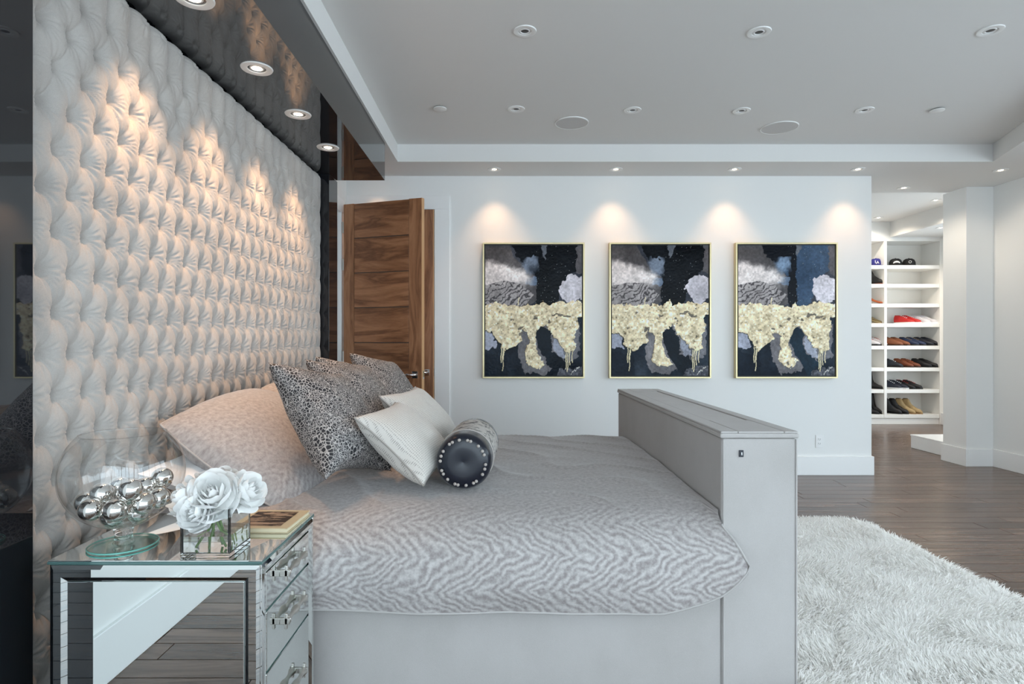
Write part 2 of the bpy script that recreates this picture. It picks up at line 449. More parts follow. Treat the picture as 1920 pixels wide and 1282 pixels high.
# column and wall on the closet side
struct(MB().box(4.65, 4.93, 5.88, 6.19, 0, SOF).build('wall_column', M['wall']))
struct(MB().box(XR, XR + .15, 4.3, 6.19, 0, TOP).build('wall_right', M['wall']))
struct(MB().box(5.07, 7.0, 6.07, 6.19, 0, CE).build('wall_closet_front', M['wall']))
struct(MB().box(6.70, 6.85, 8.35, 9.4, 0, CE).box(6.70, 6.85, 6.19, 8.35, 0, .35).box(6.70, 6.85, 6.19, 8.35, 2.82, CE).build('wall_closet_right', M['wall']))
struct(MB().box(3.10, 6.70, 9.26, 9.4, 0, CE).build('wall_closet_back', M['wall']))
struct(MB().box(3.10, 3.25, D + .14, 9.4, 0, CE).build('wall_closet_left', M['wall']))
# ceilings
ce = struct(MB().box(XL - .15, XR + .15, YB, 5.2, TOP, TOP + .1).build('ceiling', M['ceil']))
so = MB()
so.box(XL, -0.904, YB, 5.06, SOF, TOP)
so.box(XL, 7.0, 5.06, 6.11, SOF, TOP + .1)
xe = 4.23 - .3725 * 3.6
so.prism([(XR, 5.06), (4.23, 5.06), (xe, 1.46), (xe, YB), (XR, YB)], SOF, TOP)
struct(so.build('ceiling_soffit', M['ceil']))
struct(MB().box(3.1, 7.0, 6.11, 9.4, CE, CE + .1).build('ceiling_closet', M['ceil']))
struct(MB().box(5.84, 6.70, 6.19, 8.84, 2.82, CE).build('ceiling_closet_drop', M['ceil']))
struct(MB().box(3.25, 6.70, 8.84, 9.26, 2.80, CE).build('wall_bulkhead', M['wall']))
# baseboards
BH = 0.175
struct(MB().box(-.49, 3.476, D - .018, D, 0, BH).box(3.46, 3.476, D, D + .14, 0, BH).build('baseboard_back', M['trim'], bev=.003))
bc = MB()
bc.box(4.632, 4.65, 5.862, 6.20, 0, BH); bc.box(4.65, 4.902, 5.862, 5.88, 0, BH); bc.box(4.902, 4.92, 4.3, 5.88, 0, BH)
struct(bc.build('baseboard_right', M['trim'], bev=.003))
struct(MB().box(XL, XL + .018, YB, 1.24, 0, .2).build('baseboard_left', M['trim'], bev=.003))
struct(MB().box(6.60, 6.70, 8.2, 8.84, 0, BH).build('baseboard_closet', M['trim'], bev=.003))
# windows behind the camera and along the right-hand wall (seen only in reflections)
def window(n, a, b, z0, z1, posts):
    a = Vector(a); b = Vector(b); d = (b - a); L_ = d.length; d.normalize()
    ang = math.atan2(d.y, d.x)
    T = Matrix.Translation((a.x, a.y, 0)) @ Matrix.Rotation(ang, 4, 'Z')
    w = MB(); w.box(0, L_, -.06, .06, z1, TOP, T); w.box(0, L_, -.06, .06, 0, z0, T)
    fr = struct(w.build('window_%d' % n, M['wall']))
    for i in range(posts + 1):
        x = L_ * i / posts
        MB().box(max(0, x - .035), min(L_, x + .035), -.05, .05, z0, z1, T).build('mullion', M['dark_void'], fr)
window(3, (6.775, 6.19), (6.775, 8.35), .35, 2.6, 2)
window(1, (XL, YB), (XR, YB), 0.08, 2.7, 5)
window(2, (XR, YB), (XR, 4.3), 0.08, 2.7, 5)

# door casings and doors
tr = MB()
tr.box(-.635, -.495, D - .02, D, 0, 2.485); tr.box(-1.46, -.495, D - .02, D, 2.485, 2.615)
struct(tr.build('trim_1', M['trim'], bev=.002))
t2 = MB(); t2.box(XL, XL + .03, 5.215, 5.33, 0, 2.40); t2.box(XL, XL + .03, 4.66, 5.33, 2.40, 2.52)
struct(t2.build('trim_2', M['trim'], bev=.002))

def lever(parent, M4, s=1):
    r = MB().box(-.027, .027, -.008, 0, -.03, .03, M4).build('rosette', M['chrome'], parent, bev=.002)
    pts = [M4 @ Vector(p) for p in ((0, -.008, 0), (0, -.045, 0), (-.01 * s, -.055, 0), (-.05 * s, -.056, .004), (-.095 * s, -.054, -.008), (-.125 * s, -.050, -.022))]
    MB().tube(pts, [.010, .010, .010, .0085, .007, .005], 10).build('lever', M['chrome'], r, smooth=True)
def make_door(name, width, height, hinge, ang, thick=.042, lever_side=1):
    d = bpy.data.objects.new(name, None); COL.objects.link(d); d.location = hinge; d.rotation_euler = (0, 0, ang); struct(d)
    MB().box(0, .105, -thick / 2, thick / 2, 0, height).build('stile', M['walnut_v'], d, bev=.0015)
    MB().box(width - .125, width - .006, -thick / 2, thick / 2, 0, height).build('stile', M['walnut_v'], d, bev=.0015)
    MB().box(width - .006, width, -thick / 2, thick / 2, 0, height).build('edge_lipping', M['lipping'], d)
    ph = height / 8
    me = None
    for i in range(8):
        if me is None:
            o = MB().box(.108, width - .128, -thick / 2 + .001, thick / 2 - .001, .003, ph - .003).build('panel', M['walnut'], d, bev=.003); me = o.data
        else:
            o = link('panel', me, None, d, bev=.003); o.location = (0, 0, i * ph)
    MB().box(.1, width - .12, -.012, .012, .01, height - .01).build('core', M['dark_void'], d)
    for z in (.25, 1.1, 1.92, 2.25):
        MB().tube([(-.004, -thick / 2 - .004, z - .05), (-.004, -thick / 2 - .004, z + .05)], .008, 8).build('hinge', M['nickel'], d)
    lever(d, Matrix.Translation((width - .065, -thick / 2, .955)))
    lever(d, Matrix.Translation((width - .065, thick / 2, .955)) @ Matrix.Rotation(PI, 4, 'Z'), -1)
    MB().box(width, width + .004, -.012, .012, .92, .99).build('latch', M['chrome'], d)
    return d
hx, hy = -1.405, 5.235; fx, fy = -.673, 4.985
make_door('door_1', math.hypot(fx - hx, fy - hy), 2.455, (hx, hy, .012), math.atan2(fy - hy, fx - hx))
make_door('door_2', .76, 2.47, (-1.40, D + .01 - .03, .008), 0, thick=.03)

# ------------------------------------------------------------------ headboard surround and canopy
XP, XH = -1.30, -1.368
Y0, Y1 = 1.625, 4.40
for (a, b, lab) in ((1.24, Y0, 'black glass panel standing between the nightstand and the tufted headboard'),
                    (Y1, 4.62, 'narrow black glass panel between the tufted headboard and the open wooden door')):
    t = thing('smoked_glass_pilaster', lab, 'pilaster', (XP, a, 0), group=None)
    MB().box(XL + .001, XP - .006, a + .002, b - .002, 0, 2.506).build('carcass', M['black'], t, world=True)
    MB().box(XP - .006, XP, a, b, 0, 2.506).build('front_pane', M['smoked_glass'], t, world=True, bev=.001)
    ys = b if a < 2 else a
    MB().box(XL + .003, XP - .006, ys - (.004 if a < 2 else 0), ys + (0 if a < 2 else .004), 0, 2.506).build('side_pane', M['smoked_glass'], t, world=True)
CX, CZ, CY = -.918, 2.507, 4.58
t = thing('canopy', 'black gloss canopy box over the tufted headboard', 'canopy', (XL, Y0, CZ))
MB().box(XL + .002, CX - .008, 1.0, CY - .008, CZ + .008, SOF - .001).build('carcass', M['black'], t, world=True)
MB().box(XP + .001, CX, 1.0, CY, CZ, CZ + .008).box(XL + .002, XP + .001, Y0 + .004, Y1 - .004, CZ, CZ + .008).build('underside', M['black_glass'], t, world=True)
MB().box(CX - .008, CX, 1.0, CY, CZ + .008, SOF - .001).build('fascia', M['black_glass'], t, world=True)
MB().box(XP + .001, CX - .008, CY - .008, CY, CZ + .008, SOF - .001).build('end_panel', M['black_glass'], t, world=True)

# ------------------------------------------------------------------ tufted headboard
PY, PZ = 0.1216, 0.1246
def headboard():
    ny, nz = 660, 560
    ys = np.linspace(Y0 + .004, Y1 - .004, ny); zs = np.linspace(0.02, CZ - .012, nz)
    Yg, Zg = np.meshgrid(ys, zs, indexing='ij')
    wob = .006 * fbm(Yg * 5, Zg * 5, 1, 2); wob2 = .006 * fbm(Yg * 5, Zg * 5, 5, 2)
    yc = np.minimum(Yg + wob, 1.729 + PY * 21); zc = np.minimum(Zg + wob2, 1.2135 + 9 * PZ)
    a = (yc - 1.729) / PY; b = (zc - 1.2135) / (2 * PZ)
    s = a - b; t = a + b
    fs = np.abs(np.sin(PI * s)); ft = np.abs(np.sin(PI * t))
    h = 0.30 * np.maximum(fs, ft) ** 0.6 + 0.70 * (fs ** .30 * ft ** .16)
    ed = np.minimum(Y1 - .004 - Yg, Yg - Y0 + .03)
    k_ = 1 - sstep(.0, .085, ed); h = h * (1 - .85 * k_) + .80 * .85 * k_
    # nearest button
    best = np.full(Yg.shape, 9.0); bdy = np.zeros_like(Yg); bdz = np.zeros_like(Yg); bid = np.zeros_like(Yg)
    si = np.floor(s); ti = np.floor(t)
    for ds in (0, 1):
        for dt in (0, 1):
            ss = si + ds; tt = ti + dt
            by = (ss + tt) / 2 * PY + 1.729; bz = (tt - ss) * PZ + 1.2135
            dy = Yg - by; dz = Zg - bz
            r = np.hypot(dy, dz); k = r < best
            best = np.where(k, r, best); bdy = np.where(k, dy, bdy); bdz = np.where(k, dz, bdz); bid = np.where(k, ss * 7.3 + tt * 3.1, bid)
    cone = 1 - np.exp(-(np.hypot(bdy * 1.15, bdz * .9) / .024) ** 1.15)
    wz = .34 + .30 * sstep(1.2135 + 9 * PZ, 1.2135 + 9 * PZ + .05, Zg)
    cone = np.where(Zg > 1.2135 + 9 * PZ + .04, np.maximum(cone, sstep(1.2135 + 9 * PZ + .03, 1.2135 + 9 * PZ + .07, Zg)), cone)
    h = h * wz + (1 - wz) * cone * (1 - .9 * k_) + (1 - wz) * .9 * k_
    th = np.arctan2(bdz, bdy)
    side = (0.5 + 0.5 * sstep(-0.3, 0.7, np.cos(th + 0.5))) * (1 - k_)
    wr = (np.abs(np.sin(th * 9 + bid * 5 + 1.4 * np.sin(th * 3 + bid))) ** 0.6 - .6) * np.exp(-((best - .032) / .026) ** 2) * side
    pit = np.exp(-(best / .013) ** 2)
    x = XH - .034 + .056 * h + .0105 * wr - .012 * pit + .008 * fbm(Yg * 8, Zg * 8, 9, 3)
    # rounded border at the top and at the two ends
    edge = np.minimum(np.minimum(CZ - .012 - Zg, Y1 - .004 - Yg), Yg - Y0 + .03)
    x = x - .05 * (1 - np.sqrt(np.clip(1 - (1 - np.clip(edge / .05, 0, 1)) ** 2, 0, 1)))
    x = np.maximum(x, XL + .004)
    P = np.stack([x, Yg, Zg], -1)
    return grid_mesh('upholstery', P)
t = thing('headboard', 'full height deep button tufted grey velvet headboard wall', 'headboard', (XL, 3.0, 0))
link('upholstery', headboard(), M['tuft'], t, smooth=True, world=True)
MB().box(XL + .0005, XL + .003, Y0, Y1, 0, CZ - .01).build('backing_board', M['black'], t, world=True)

# ------------------------------------------------------------------ recessed lights
def downlight(name, label, group, r, lit, tilt=0):
    t = thing(name, label, 'downlight', (0, 0, 0), group=group)
    prof = [(r * .58, .004), (r * .58, -.004), (r * .72, -.006), (r * .96, -.005), (r, 0)]
    MB().lathe(prof, n=36).build('trim_ring', M['white_trim'], t, smooth=True, angle=40)
    if lit:
        MB().lathe([(r * .58, .003), (r * .34, -.0015), (r * .32, .001)], n=28).build('reflector', M['white_trim'], t, smooth=True)
        MB().lathe([(r * .34, -.001), (r * .2, -.003), (0.0005, -.0035)], n=24).build('bulb', M['bulb'], t, smooth=True)
    else:
        MB().lathe([(r * .58, .003), (r * .50, .003), (r * .42, -.004), (r * .36, -.004), (r * .32, .002)], n=28).build('reflector', M['white_trim'], t, smooth=True, angle=40)
        MB().lathe([(r * .33, .0), (r * .18, -.002), (0.0005, -.0025)], n=20).build('bulb', M['dark_void'], t, smooth=True)
    return t
def spot(loc, target, power, size=62, blend=0.7, col=WARM, rad=.03):
    l = bpy.data.lights.new('lamp_beam', 'SPOT'); l.energy = power; l.spot_size = math.radians(size); l.spot_blend = blend
    l.color = col; l.shadow_soft_size = rad
    o = bpy.data.objects.new('lamp_beam', l); COL.objects.link(o); o.location = loc
    d = Vector(target) - Vector(loc); o.rotation_euler = d.to_track_quat('-Z', 'Y').to_euler()
    return o
p = None
for y in (2.15, 2.70, 3.245, 3.80):
    loc = (-1.13, y, CZ - .0005)
    if p is None:
        p = downlight('downlight', 'lit white downlight set in the black canopy over the headboard', 'canopy downlights', .071, True); p.location = loc
    else: dup(p, loc)
    spot((-1.13, y, CZ - .02), (-1.25, y, 1.2), 25, 80, 1.0)
p2 = None
for x in (-.072, 1.022, 2.09, 3.20, -1.16):
    loc = (x, 5.28, SOF - .0005)
    if p2 is None:
        p2 = downlight('downlight', 'small lit downlight in the soffit above the three paintings', 'soffit downlights', .06, True); p2.location = loc
    else: dup(p2, loc)
    spot((x, 5.28, SOF - .02), (x, 5.42, 1.7), 11, 80, 1.0)
for (x, y, z, lab, pw) in ((4.51, 5.31, SOF, 'small lit downlight in the soffit before the white column corner', 4), (4.05, 5.92, SOF, 'small lit downlight in the soffit at the closet opening', 14),
                       (5.47, 8.53, CE, 'small lit downlight in the closet ceiling before the shoe shelves', 15), (5.52, 7.47, CE, 'small lit downlight in the middle of the closet ceiling', 52),
                       (6.05, 8.1, 2.82, 'small lit downlight in the lowered part of the closet ceiling', 15)):
    dup(p2, (x, y, z - .0005), lab, 'closet downlights')
    spot((x, y, z - .02), (x, y, 0), pw, 150, 0.6, (1.0, .86, .70))
p3 = None
for (x, y) in ((.123, 3.213), (1.41, 3.224), (2.667, 3.207), (.10, 4.289), (.956, 4.309), (1.76, 4.319), (2.66, 4.309)):
    loc = (x, y, TOP - .0005)
    if p3 is None:
        p3 = downlight('downlight', 'unlit recessed light in the row of three crossing the middle of the ceiling', 'unlit ceiling lights, row of three', .064, False); p3.location = loc
    elif y < 4: dup(p3, loc)
    else: dup(p3, loc, 'unlit recessed light in the row of four by the ceiling speakers', 'unlit ceiling lights, row of four')
for (x, y, r, lab) in ((.539, 4.56, .130, 'flat round ceiling speaker grille before the painting beside the door casing'), (2.2, 4.66, .140, 'flat round ceiling speaker grille before the painting next to the closet')):
    t = thing('ceiling_speaker', lab, 'speaker', (x, y, TOP), group='ceiling speakers')
    MB().lathe([(r, 0), (r, -.006), (r * .96, -.008), (r * .95, -.006)], n=48).build('rim', M['white_trim'], t, smooth=True, angle=40)
    MB().lathe([(r * .955, -.006), (r * .5, -.0075), (.0005, -.008)], n=48).build('grille', M['grille'], t, smooth=True)
for (x, y, lab) in ((-.454, 4.27, 'small white sprinkler cover disc on the ceiling near the canopy'), (3.185, 4.30, 'small white sprinkler cover disc on the ceiling near the closet')):
    t = thing('sprinkler_cover', lab, 'sprinkler', (x, y, TOP), group='sprinkler covers')
    MB().lathe([(.034, 0), (.034, -.007)], n=28).build('collar', M['dark_void'], t)
    MB().lathe([(.048, -.007), (.048, -.011), (.044, -.013), (.0005, -.0135)], n=32).build('disc', M['white_trim'], t, smooth=True, angle=40)

# outlet on the back wall
t = thing('wall_outlet', 'white double wall outlet above the baseboard beside the bed footboard', 'outlet', (2.97, D, .315))
MB().box(-.036, .036, -.007, 0, -.059, .059).build('cover_plate', M['white_trim'], t, bev=.002)
for z in (-.02, .02):
    o = MB().box(-.017, .017, -.009, -.006, z - .014, z + .014).build('socket', M['white_trim'], t, bev=.001)
    for x in (-.007, .007): MB().box(x - .0012, x + .0012, -.0095, -.0085, z - .004, z + .006).build('slot', M['dark_void'], o)
    MB().box(-.002, .002, -.0095, -.0085, z - .011, z - .007).build('slot', M['dark_void'], o)

# ------------------------------------------------------------------ paintings
def inpoly(u, v, pts):
    r = np.zeros(u.shape, bool); n = len(pts)
    for i in range(n):
        x1, y1 = pts[i]; x2, y2 = pts[(i + 1) % n]
        c = ((y1 > v) != (y2 > v)) & (u < (x2 - x1) * (v - y1) / ((y2 - y1) if y2 != y1 else 1e-9) + x1)
        r ^= c
    return r
def lin(c):
    c = np.asarray(c, float) / 255
    return np.where(c <= .04045, c / 12.92, ((c + .055) / 1.055) ** 2.4)
def paint(seed, blue):  # blue: window reflection painted into the canvas colours
    nx, nz = 240, 320
    u, v = np.meshgrid(np.linspace(0, 1, nx), np.linspace(0, 1, nz), indexing='ij')
    ww = .05 * fbm(u * 9, v * 12, seed, 5); w2 = .05 * fbm(u * 9, v * 12, seed + 20, 5)
    fine = .04 * fbm(u * 30, v * 40, seed + 3, 3); fine2 = .04 * fbm(u * 30, v * 40, seed + 8, 3)
    U, V = u + ww + fine, v + w2 + fine2
    Us, Vs = u + ww * .7, v + w2 * .7
    n = fbm(u * 4, v * 5, seed + 40, 5); nf = fbm(u * 60, v * 80, seed + 50, 3)
    C = np.zeros(u.shape + (3,)); H = np.zeros(u.shape)
    def put(mask, col, var=0, k=None):
        m = np.asarray(mask, float)[..., None]
        cc = np.asarray(col, float) + (var * (n if k is None else k))[..., None] * np.ones(3)
        C[:] = C * (1 - m) + cc * m
    navy = (8, 12, 18) if not blue else (58, 78, 102)  # second tone: dark ground tinted by the painted-in window reflection
    C[:] = (66, 70, 80); put(np.ones(u.shape), (56, 60, 70), 70)
    put(V > .55, (26, 36, 48), 90)
    put(inpoly(Us, Vs, [(-.1, -.1), (.2, -.1), (.3, .08), (.52, .25), (.55, .42), (.4, .5), (-.1, .5)]), (82, 80, 82), 40)
    put(inpoly(U, V, [(.2, -.1), (.97, -.1), (.95, .18), (.8, .28), (.76, .42), (.62, .5), (.52, .47), (.53, .25), (.36, .1)]), navy, 40)
    if blue: put(inpoly(U, V, [(.2, -.1), (.6, -.1), (.6, .2), (.62, .5), (.52, .5), (.52, .2), (.3, .1)]), (14, 18, 26), 20)
    put(sstep(.10, .05, np.hypot((U - .47) / 1.1, V - .15)) * (V > .09) * (U < .55) * sstep(-.35, .05, n), (118, 130, 148) if not blue else (128, 150, 176), 30)  # soft blue sheen put into the canvas colour
    put(inpoly(U, V, [(.42, .25), (.53, .25), (.53, .31), (.43, .31)]), (100, 118, 142), 20)  # smaller second patch of the painted sheen
    put(inpoly(U, V, [(.57, -.1), (.66, -.1), (.64, .05), (.61, .1), (.59, .06)]), (100, 104, 112), 20)
    fe = sstep(-.02, .05, V - .11 - .35 * np.maximum(u, 0) ** 1.6) * sstep(.40, .30, V + .1 * u) * sstep(.54, .42, U)
    put(fe, (232, 224, 222), 70)
    g = inpoly(Us, Vs, [(-.1, .32), (.2, .28), (.36, .30), (.5, .38), (.42, .46), (.2, .5), (-.1, .5)])
    strk = .5 + .5 * np.sin((u * .9 + v * 1.9 + ww * 5 + fine * 2) * 85) + .5 * n
    put(g * .9, (172, 166, 166), 60); put(g * sstep(.6, .9, strk) * .8, (60, 57, 60), 20)
    put(inpoly(U, V, [(.78, .27), (.9, .22), (1.1, .27), (1.1, .40), (.9, .45), (.80, .41), (.76, .34)]), (206, 202, 210), 80)
    put(inpoly(U, V, [(.95, -.1), (1.1, -.1), (1.1, .24), (.94, .2)]), (92, 90, 94), 30)
    put(inpoly(U, V, [(-.1, .8), (.22, .84), (.24, 1.1), (-.1, 1.1)]), (16, 26, 38), 40)
    put(inpoly(U, V, [(-.1, .66), (.08, .68), (.13, .78), (-.1, .8)]), (168, 172, 188), 30)
    put(inpoly(U, V, [(.34, .66), (.66, .62), (.75, .8), (.84, .9), (.6, .98), (.42, .99), (.34, .86)]), (118, 116, 120), 50)
    put(inpoly(U, V, [(.52, .68), (.6, .62), (.68, .68), (.70, .82), (.84, .90), (.72, 1.0), (.66, .93), (.58, .84)]), (16, 26, 36) if not blue else (28, 46, 60), 30)  # bluer tone belongs to the painted window reflection
    put(inpoly(U, V, [(.70, .70), (.80, .78), (.85, .86), (.76, .86), (.70, .79)]), (160, 164, 178), 40)
    put(inpoly(U, V, [(.80, .8), (.98, .6), (.97, .86), (.86, .9)]), (112, 112, 118), 30)
    put(inpoly(U, V, [(.70, 1.1), (.76, .95), (1.1, .92), (1.1, 1.1)]), (86, 88, 96), 60, nf)
    gold = inpoly(U, V, [(-.1, .465), (.12, .45), (.3, .465), (.55, .46), (.59, .42), (.63, .46), (.8, .43), (1.1, .46), (1.1, .52), (.95, .56), (.97, .62), (.94, .70), (.93, .80), (.86, .83), (.78, .76), (.68, .68), (.63, .62), (.54, .66), (.52, .75), (.55, .85), (.61, .90), (.57, .94), (.46, .93), (.41, .88), (.45, .75), (.44, .70), (.38, .655), (.37, .73), (.3, .77), (.2, .81), (.12, .73), (.08, .67), (-.1, .66)])
    pit = fbm(u * 26, v * 34, seed + 70, 3)
    gm = gold & ~((pit < -.31))
    for (a, b, ra, rb) in ((.75, .53, .06, .012), (.84, .545, .045, .012), (.52, .55, .022, .010), (.665, .57, .018, .012), (.36, .645, .022, .012), (.37, .69, .02, .018)):
        gm = gm & ~(np.hypot((U - a) / ra, (V - b) / rb) < 1)
    put(gold & ~gm, (126, 118, 108), 40)
    put(gm, (240, 224, 188), 90, pit); put(gm & (nf > .2), (252, 244, 222)); put(gm & (nf < -.24), (196, 176, 134))
    H += gm * (.004 + .006 * (pit + .3)) + .0012 * nf
    dots = rng.random(u.shape) > .997
    put(dots & (V < .48) & (u > .5) & (u < .95), (170, 176, 180))
    for (a, v0, v1) in ((.165, .78, .9), (.182, .80, .965), (.19, .78, .88), (.836, .80, .95), (.852, .8, .97), (.872, .8, .92), (.9, .78, .9), (.345, .40, .46)):
        put((np.abs(u + .004 * np.sin(v * 60) - a) < .0042) & (v > v0) & (v < v1), (236, 224, 186))
    sig = np.abs((v - .985 + (u - .88) * .55) + .010 * np.sin(u * 210) * np.cos(u * 57)) < .0035
    put(sig & (u > .885) & (u < .975), (214, 212, 206))
    C *= (1 + .35 * nf + .25 * fbm(u * 14, v * 14, seed + 90, 3))[..., None]
    return u, v, np.clip(C, 0, 255), H
PWD, PHT = .946, 1.26
names = ('abstract navy, grey and gold leaf painting beside the white door casing', 'abstract navy, grey and gold leaf painting in the middle of the row of three', 'abstract gold leaf painting with a painted blue window reflection, next to the closet opening')
for i, xc in enumerate((.290, 1.466, 2.641)):
    z0 = .908
    t = thing('painting', names[i], 'painting', (xc, D, z0), group='row of abstract paintings')
    fw, dp = .014, .055
    hw = PWD / 2
    for (a, b, c, d_) in ((-hw, hw, 0, fw), (-hw, hw, PHT - fw, PHT), (-hw, -hw + fw, fw, PHT - fw), (hw - fw, hw, fw, PHT - fw)):
        MB().box(a, b, -dp, -.002, c, d_).build('frame_rail', M['brass'], t, bev=.0012)
    MB().box(-hw + fw, hw - fw, -.03, -.004, fw, PHT - fw).build('shadow_gap', M['black'], t)
    u, v, C, H = paint(11 + i, i == 2)
    m_ = fw + .010
    X = -hw + m_ + u * (PWD - 2 * m_); Z = PHT - m_ - v * (PHT - 2 * m_)
    P = np.stack([X, -.046 - H, Z], -1)
    me = grid_mesh('canvas', P[:, ::-1])
    ca = me.color_attributes.new('Col', 'FLOAT_COLOR', 'POINT')
    CC = np.concatenate([lin(C[:, ::-1]), np.ones(C.shape[:2] + (1,))], -1)
    ca.data.foreach_set('color', CC.reshape(-1).astype(np.float32))
    link('canvas', me, M['canvas'], t, smooth=True)
    MB().box(-hw + m_, hw - m_, -.045, -.03, m_, PHT - m_).build('stretcher', M['black'], t)

# ------------------------------------------------------------------ bed
BY0, BY1 = 2.075, 3.925
FX0, FX1, FH = .775, 1.042, .929
bed = thing('bed', 'grey velvet upholstered bed with a tall boxed footboard', 'bed', (-.2, 3.0, 0))
MB().box(-1.30, FX0, BY0 + .004, BY1 - .004, .0, .42).build('bed_base', M['bedvelvet'], bed, world=True, bev=.006)
MB().box(-1.28, FX0 - .01, BY0 + .06, BY1 - .06, .42, .585).build('mattress', M['white_linen'], bed, world=True, bev=.04)
fb = MB().box(FX0, FX1, BY0, BY1, 0, FH - .022).build('footboard', M['bedvelvet'], bed, world=True, bev=.008)
def sub(mb, name, mat, parent, top, bev=0, smooth=False):
    o = mb.build(name, mat, None, bev=bev, smooth=smooth); o.parent = parent
    o.matrix_parent_inverse = (top.matrix_basis @ Matrix.Translation(-top.location)).inverted() if False else Matrix.Identity(4)
    return o
sub(MB().box(FX0 - .006, FX1 + .006, BY0 - .006, BY1 + .006, FH - .021, FH - .003), 'footboard_cap', M['bedvelvet'], fb, bed, .006)
# raised rim around the lift lid
lid = MB().box(FX0 + .062, FX1 - .05, BY0 + .30, BY1 - .16, FH - .004, FH + .001)
sub(lid, 'lift_lid', M['bedvelvet'], fb, bed, .003)
rimm = MB()
for q in ((FX0 - .004, FX0 + .058, BY0 - .004, BY1 + .004), (FX1 - .046, FX1 + .004, BY0 - .004, BY1 + .004), (FX0 + .058, FX1 - .046, BY0 - .004, BY0 + .296), (FX0 + .058, FX1 - .046, BY1 - .156, BY1 + .004)):
    rimm.box(q[0], q[1], q[2], q[3], FH - .004, FH + .004)
sub(rimm, 'top_padding', M['bedvelvet'], fb, bed, .004)
for (a, b) in ((FX0 + .004, BY0 - .001), ):
    sub(MB().tube([(a + .003, b, .002), (a + .003, b, FH - .024)], .0035, 6), 'piping', M['bedvelvet'], fb, bed)
sub(MB().tube([(FX1 - .003, BY0 - .001, .002), (FX1 - .003, BY0 - .001, FH - .024)], .0035, 6), 'piping', M['bedvelvet'], fb, bed)
sw = MB().box(.836, .852, BY0 - .004, BY0 + .002, .842, .866).build('lift_switch', M['navy'], None, bev=.001); sw.parent = fb
k = MB().box(.842, .846, BY0 - .007, BY0 - .004, .849, .859).build('rocker', M['chrome'], None); k.parent = fb
for o in list(fb.children): o.matrix_parent_inverse = Matrix.Identity(4)

def arc_resample(pts, n):
    pts = np.array(pts, float)
    # smooth by Catmull-Rom then resample by length
    out = []
    for i in range(len(pts) - 1):
        p0 = pts[max(i - 1, 0)]; p1 = pts[i]; p2 = pts[i + 1]; p3 = pts[min(i + 2, len(pts) - 1)]
        for t in np.linspace(0, 1, 20, endpoint=False):
            out.append(.5 * ((2 * p1) + (-p0 + p2) * t + (2 * p0 - 5 * p1 + 4 * p2 - p3) * t * t + (-p0 + 3 * p1 - 3 * p2 + p3) * t ** 3))
    out.append(pts[-1]); out = np.array(out)
    d = np.r_[0, np.cumsum(np.hypot(*np.diff(out, axis=0).T))]
    s = np.linspace(0, d[-1], n)
    return np.stack([np.interp(s, d, out[:, k]) for k in range(2)], -1), s
def duvet():
    prof, s = arc_resample([(2.005, .322), (1.985, .40), (1.985, .47), (2.010, .545), (2.075, .605), (2.18, .640), (2.45, .655), (3.0, .660), (3.6, .652), (3.85, .625), (3.955, .56), (3.99, .46), (3.985, .33)], 190)
    nu = 240
    uu = np.linspace(0, 1, nu)
    z = prof[:, 1]; y = prof[:, 0]
    near = y < 2.4
    xmax = np.full(len(z), FX0 - .008)
    zz = [.30, .326, .345, .37, .40, .44, .478, .52, .56, .60, .64]
    xx = [.56, .58, .66, .725, .768, .808, .842, .822, .802, .775, .767]
    xmax = np.where(near, np.interp(z, zz, xx), np.where(y > 3.9, FX0 + .0, xmax))
    X = -1.31 + (xmax[None, :] + 1.31) * uu[:, None]
    Y = np.broadcast_to(y, X.shape).copy(); Z = np.broadcast_to(z, X.shape).copy()
    S = np.broadcast_to(s, X.shape)
    d = np.gradient(prof, axis=0); nn = np.stack([-d[:, 1], d[:, 0]], -1); nn /= np.linalg.norm(nn, axis=1)[:, None]
    wr = .020 * fbm(X * 3.2, S * 3.2, 4, 3) + .010 * fbm(X * 9 + S * 4, S * 9, 14, 3)
    fold = .014 * np.sin(X * 9 + 2.5 * fbm(X * 2, S * 2, 33, 2) * 4) * sstep(.5, .0, S)
    ridge = .014 * (1 - np.abs(np.sin((X * .8 + S * 1.3) * 7 + 5 * fbm(X * 2, S * 2, 60, 2)))) ** 3 * sstep(.25, .5, S)
    fade = sstep(0, .12, (xmax[None, :] - X) + .02)
    disp = (wr + fold + ridge) * (.35 + .65 * fade)
    Y += nn[None, :, 0] * disp; Z += nn[None, :, 1] * disp * .8
    # keep the cloth in front of the footboard face where it spills round the corner
    Y = np.where((X > FX0 - .02) & (Y < 2.4), np.minimum(Y, BY0 - .012 + np.maximum(0, FX0 - X) * 3), Y)
    Z = np.maximum(Z, .29 + .04 * 0)
    Z = np.where(near[None, :], Z + .012 * fbm(X * 2.4, X * 0, 71, 2) * sstep(.1, 0, S), Z)
    uv = np.stack([X, S], -1)
    return grid_mesh('cloth', np.stack([X, Y, Z], -1)[:, ::1], uv)
dv = thing('duvet', 'silver grey zebra patterned velvet duvet spread over the bed', 'duvet', (-.2, 3.0, .33))
me = duvet()
o = link('cloth', me, M['zebra'], dv, smooth=True, world=True)
# hem piping along the near edge
nvv = 190; co = np.zeros(len(me.vertices) * 3, np.float32); me.vertices.foreach_get('co', co); co = co.reshape(240, nvv, 3)
hem = [tuple(p) for p in co[::4, 0]] + [tuple(p) for p in co[-1, 1:26:2]]
MB().tube(hem, .0042, 6).build('hem_piping', M['bedvelvet'], dv, smooth=True, world=True)

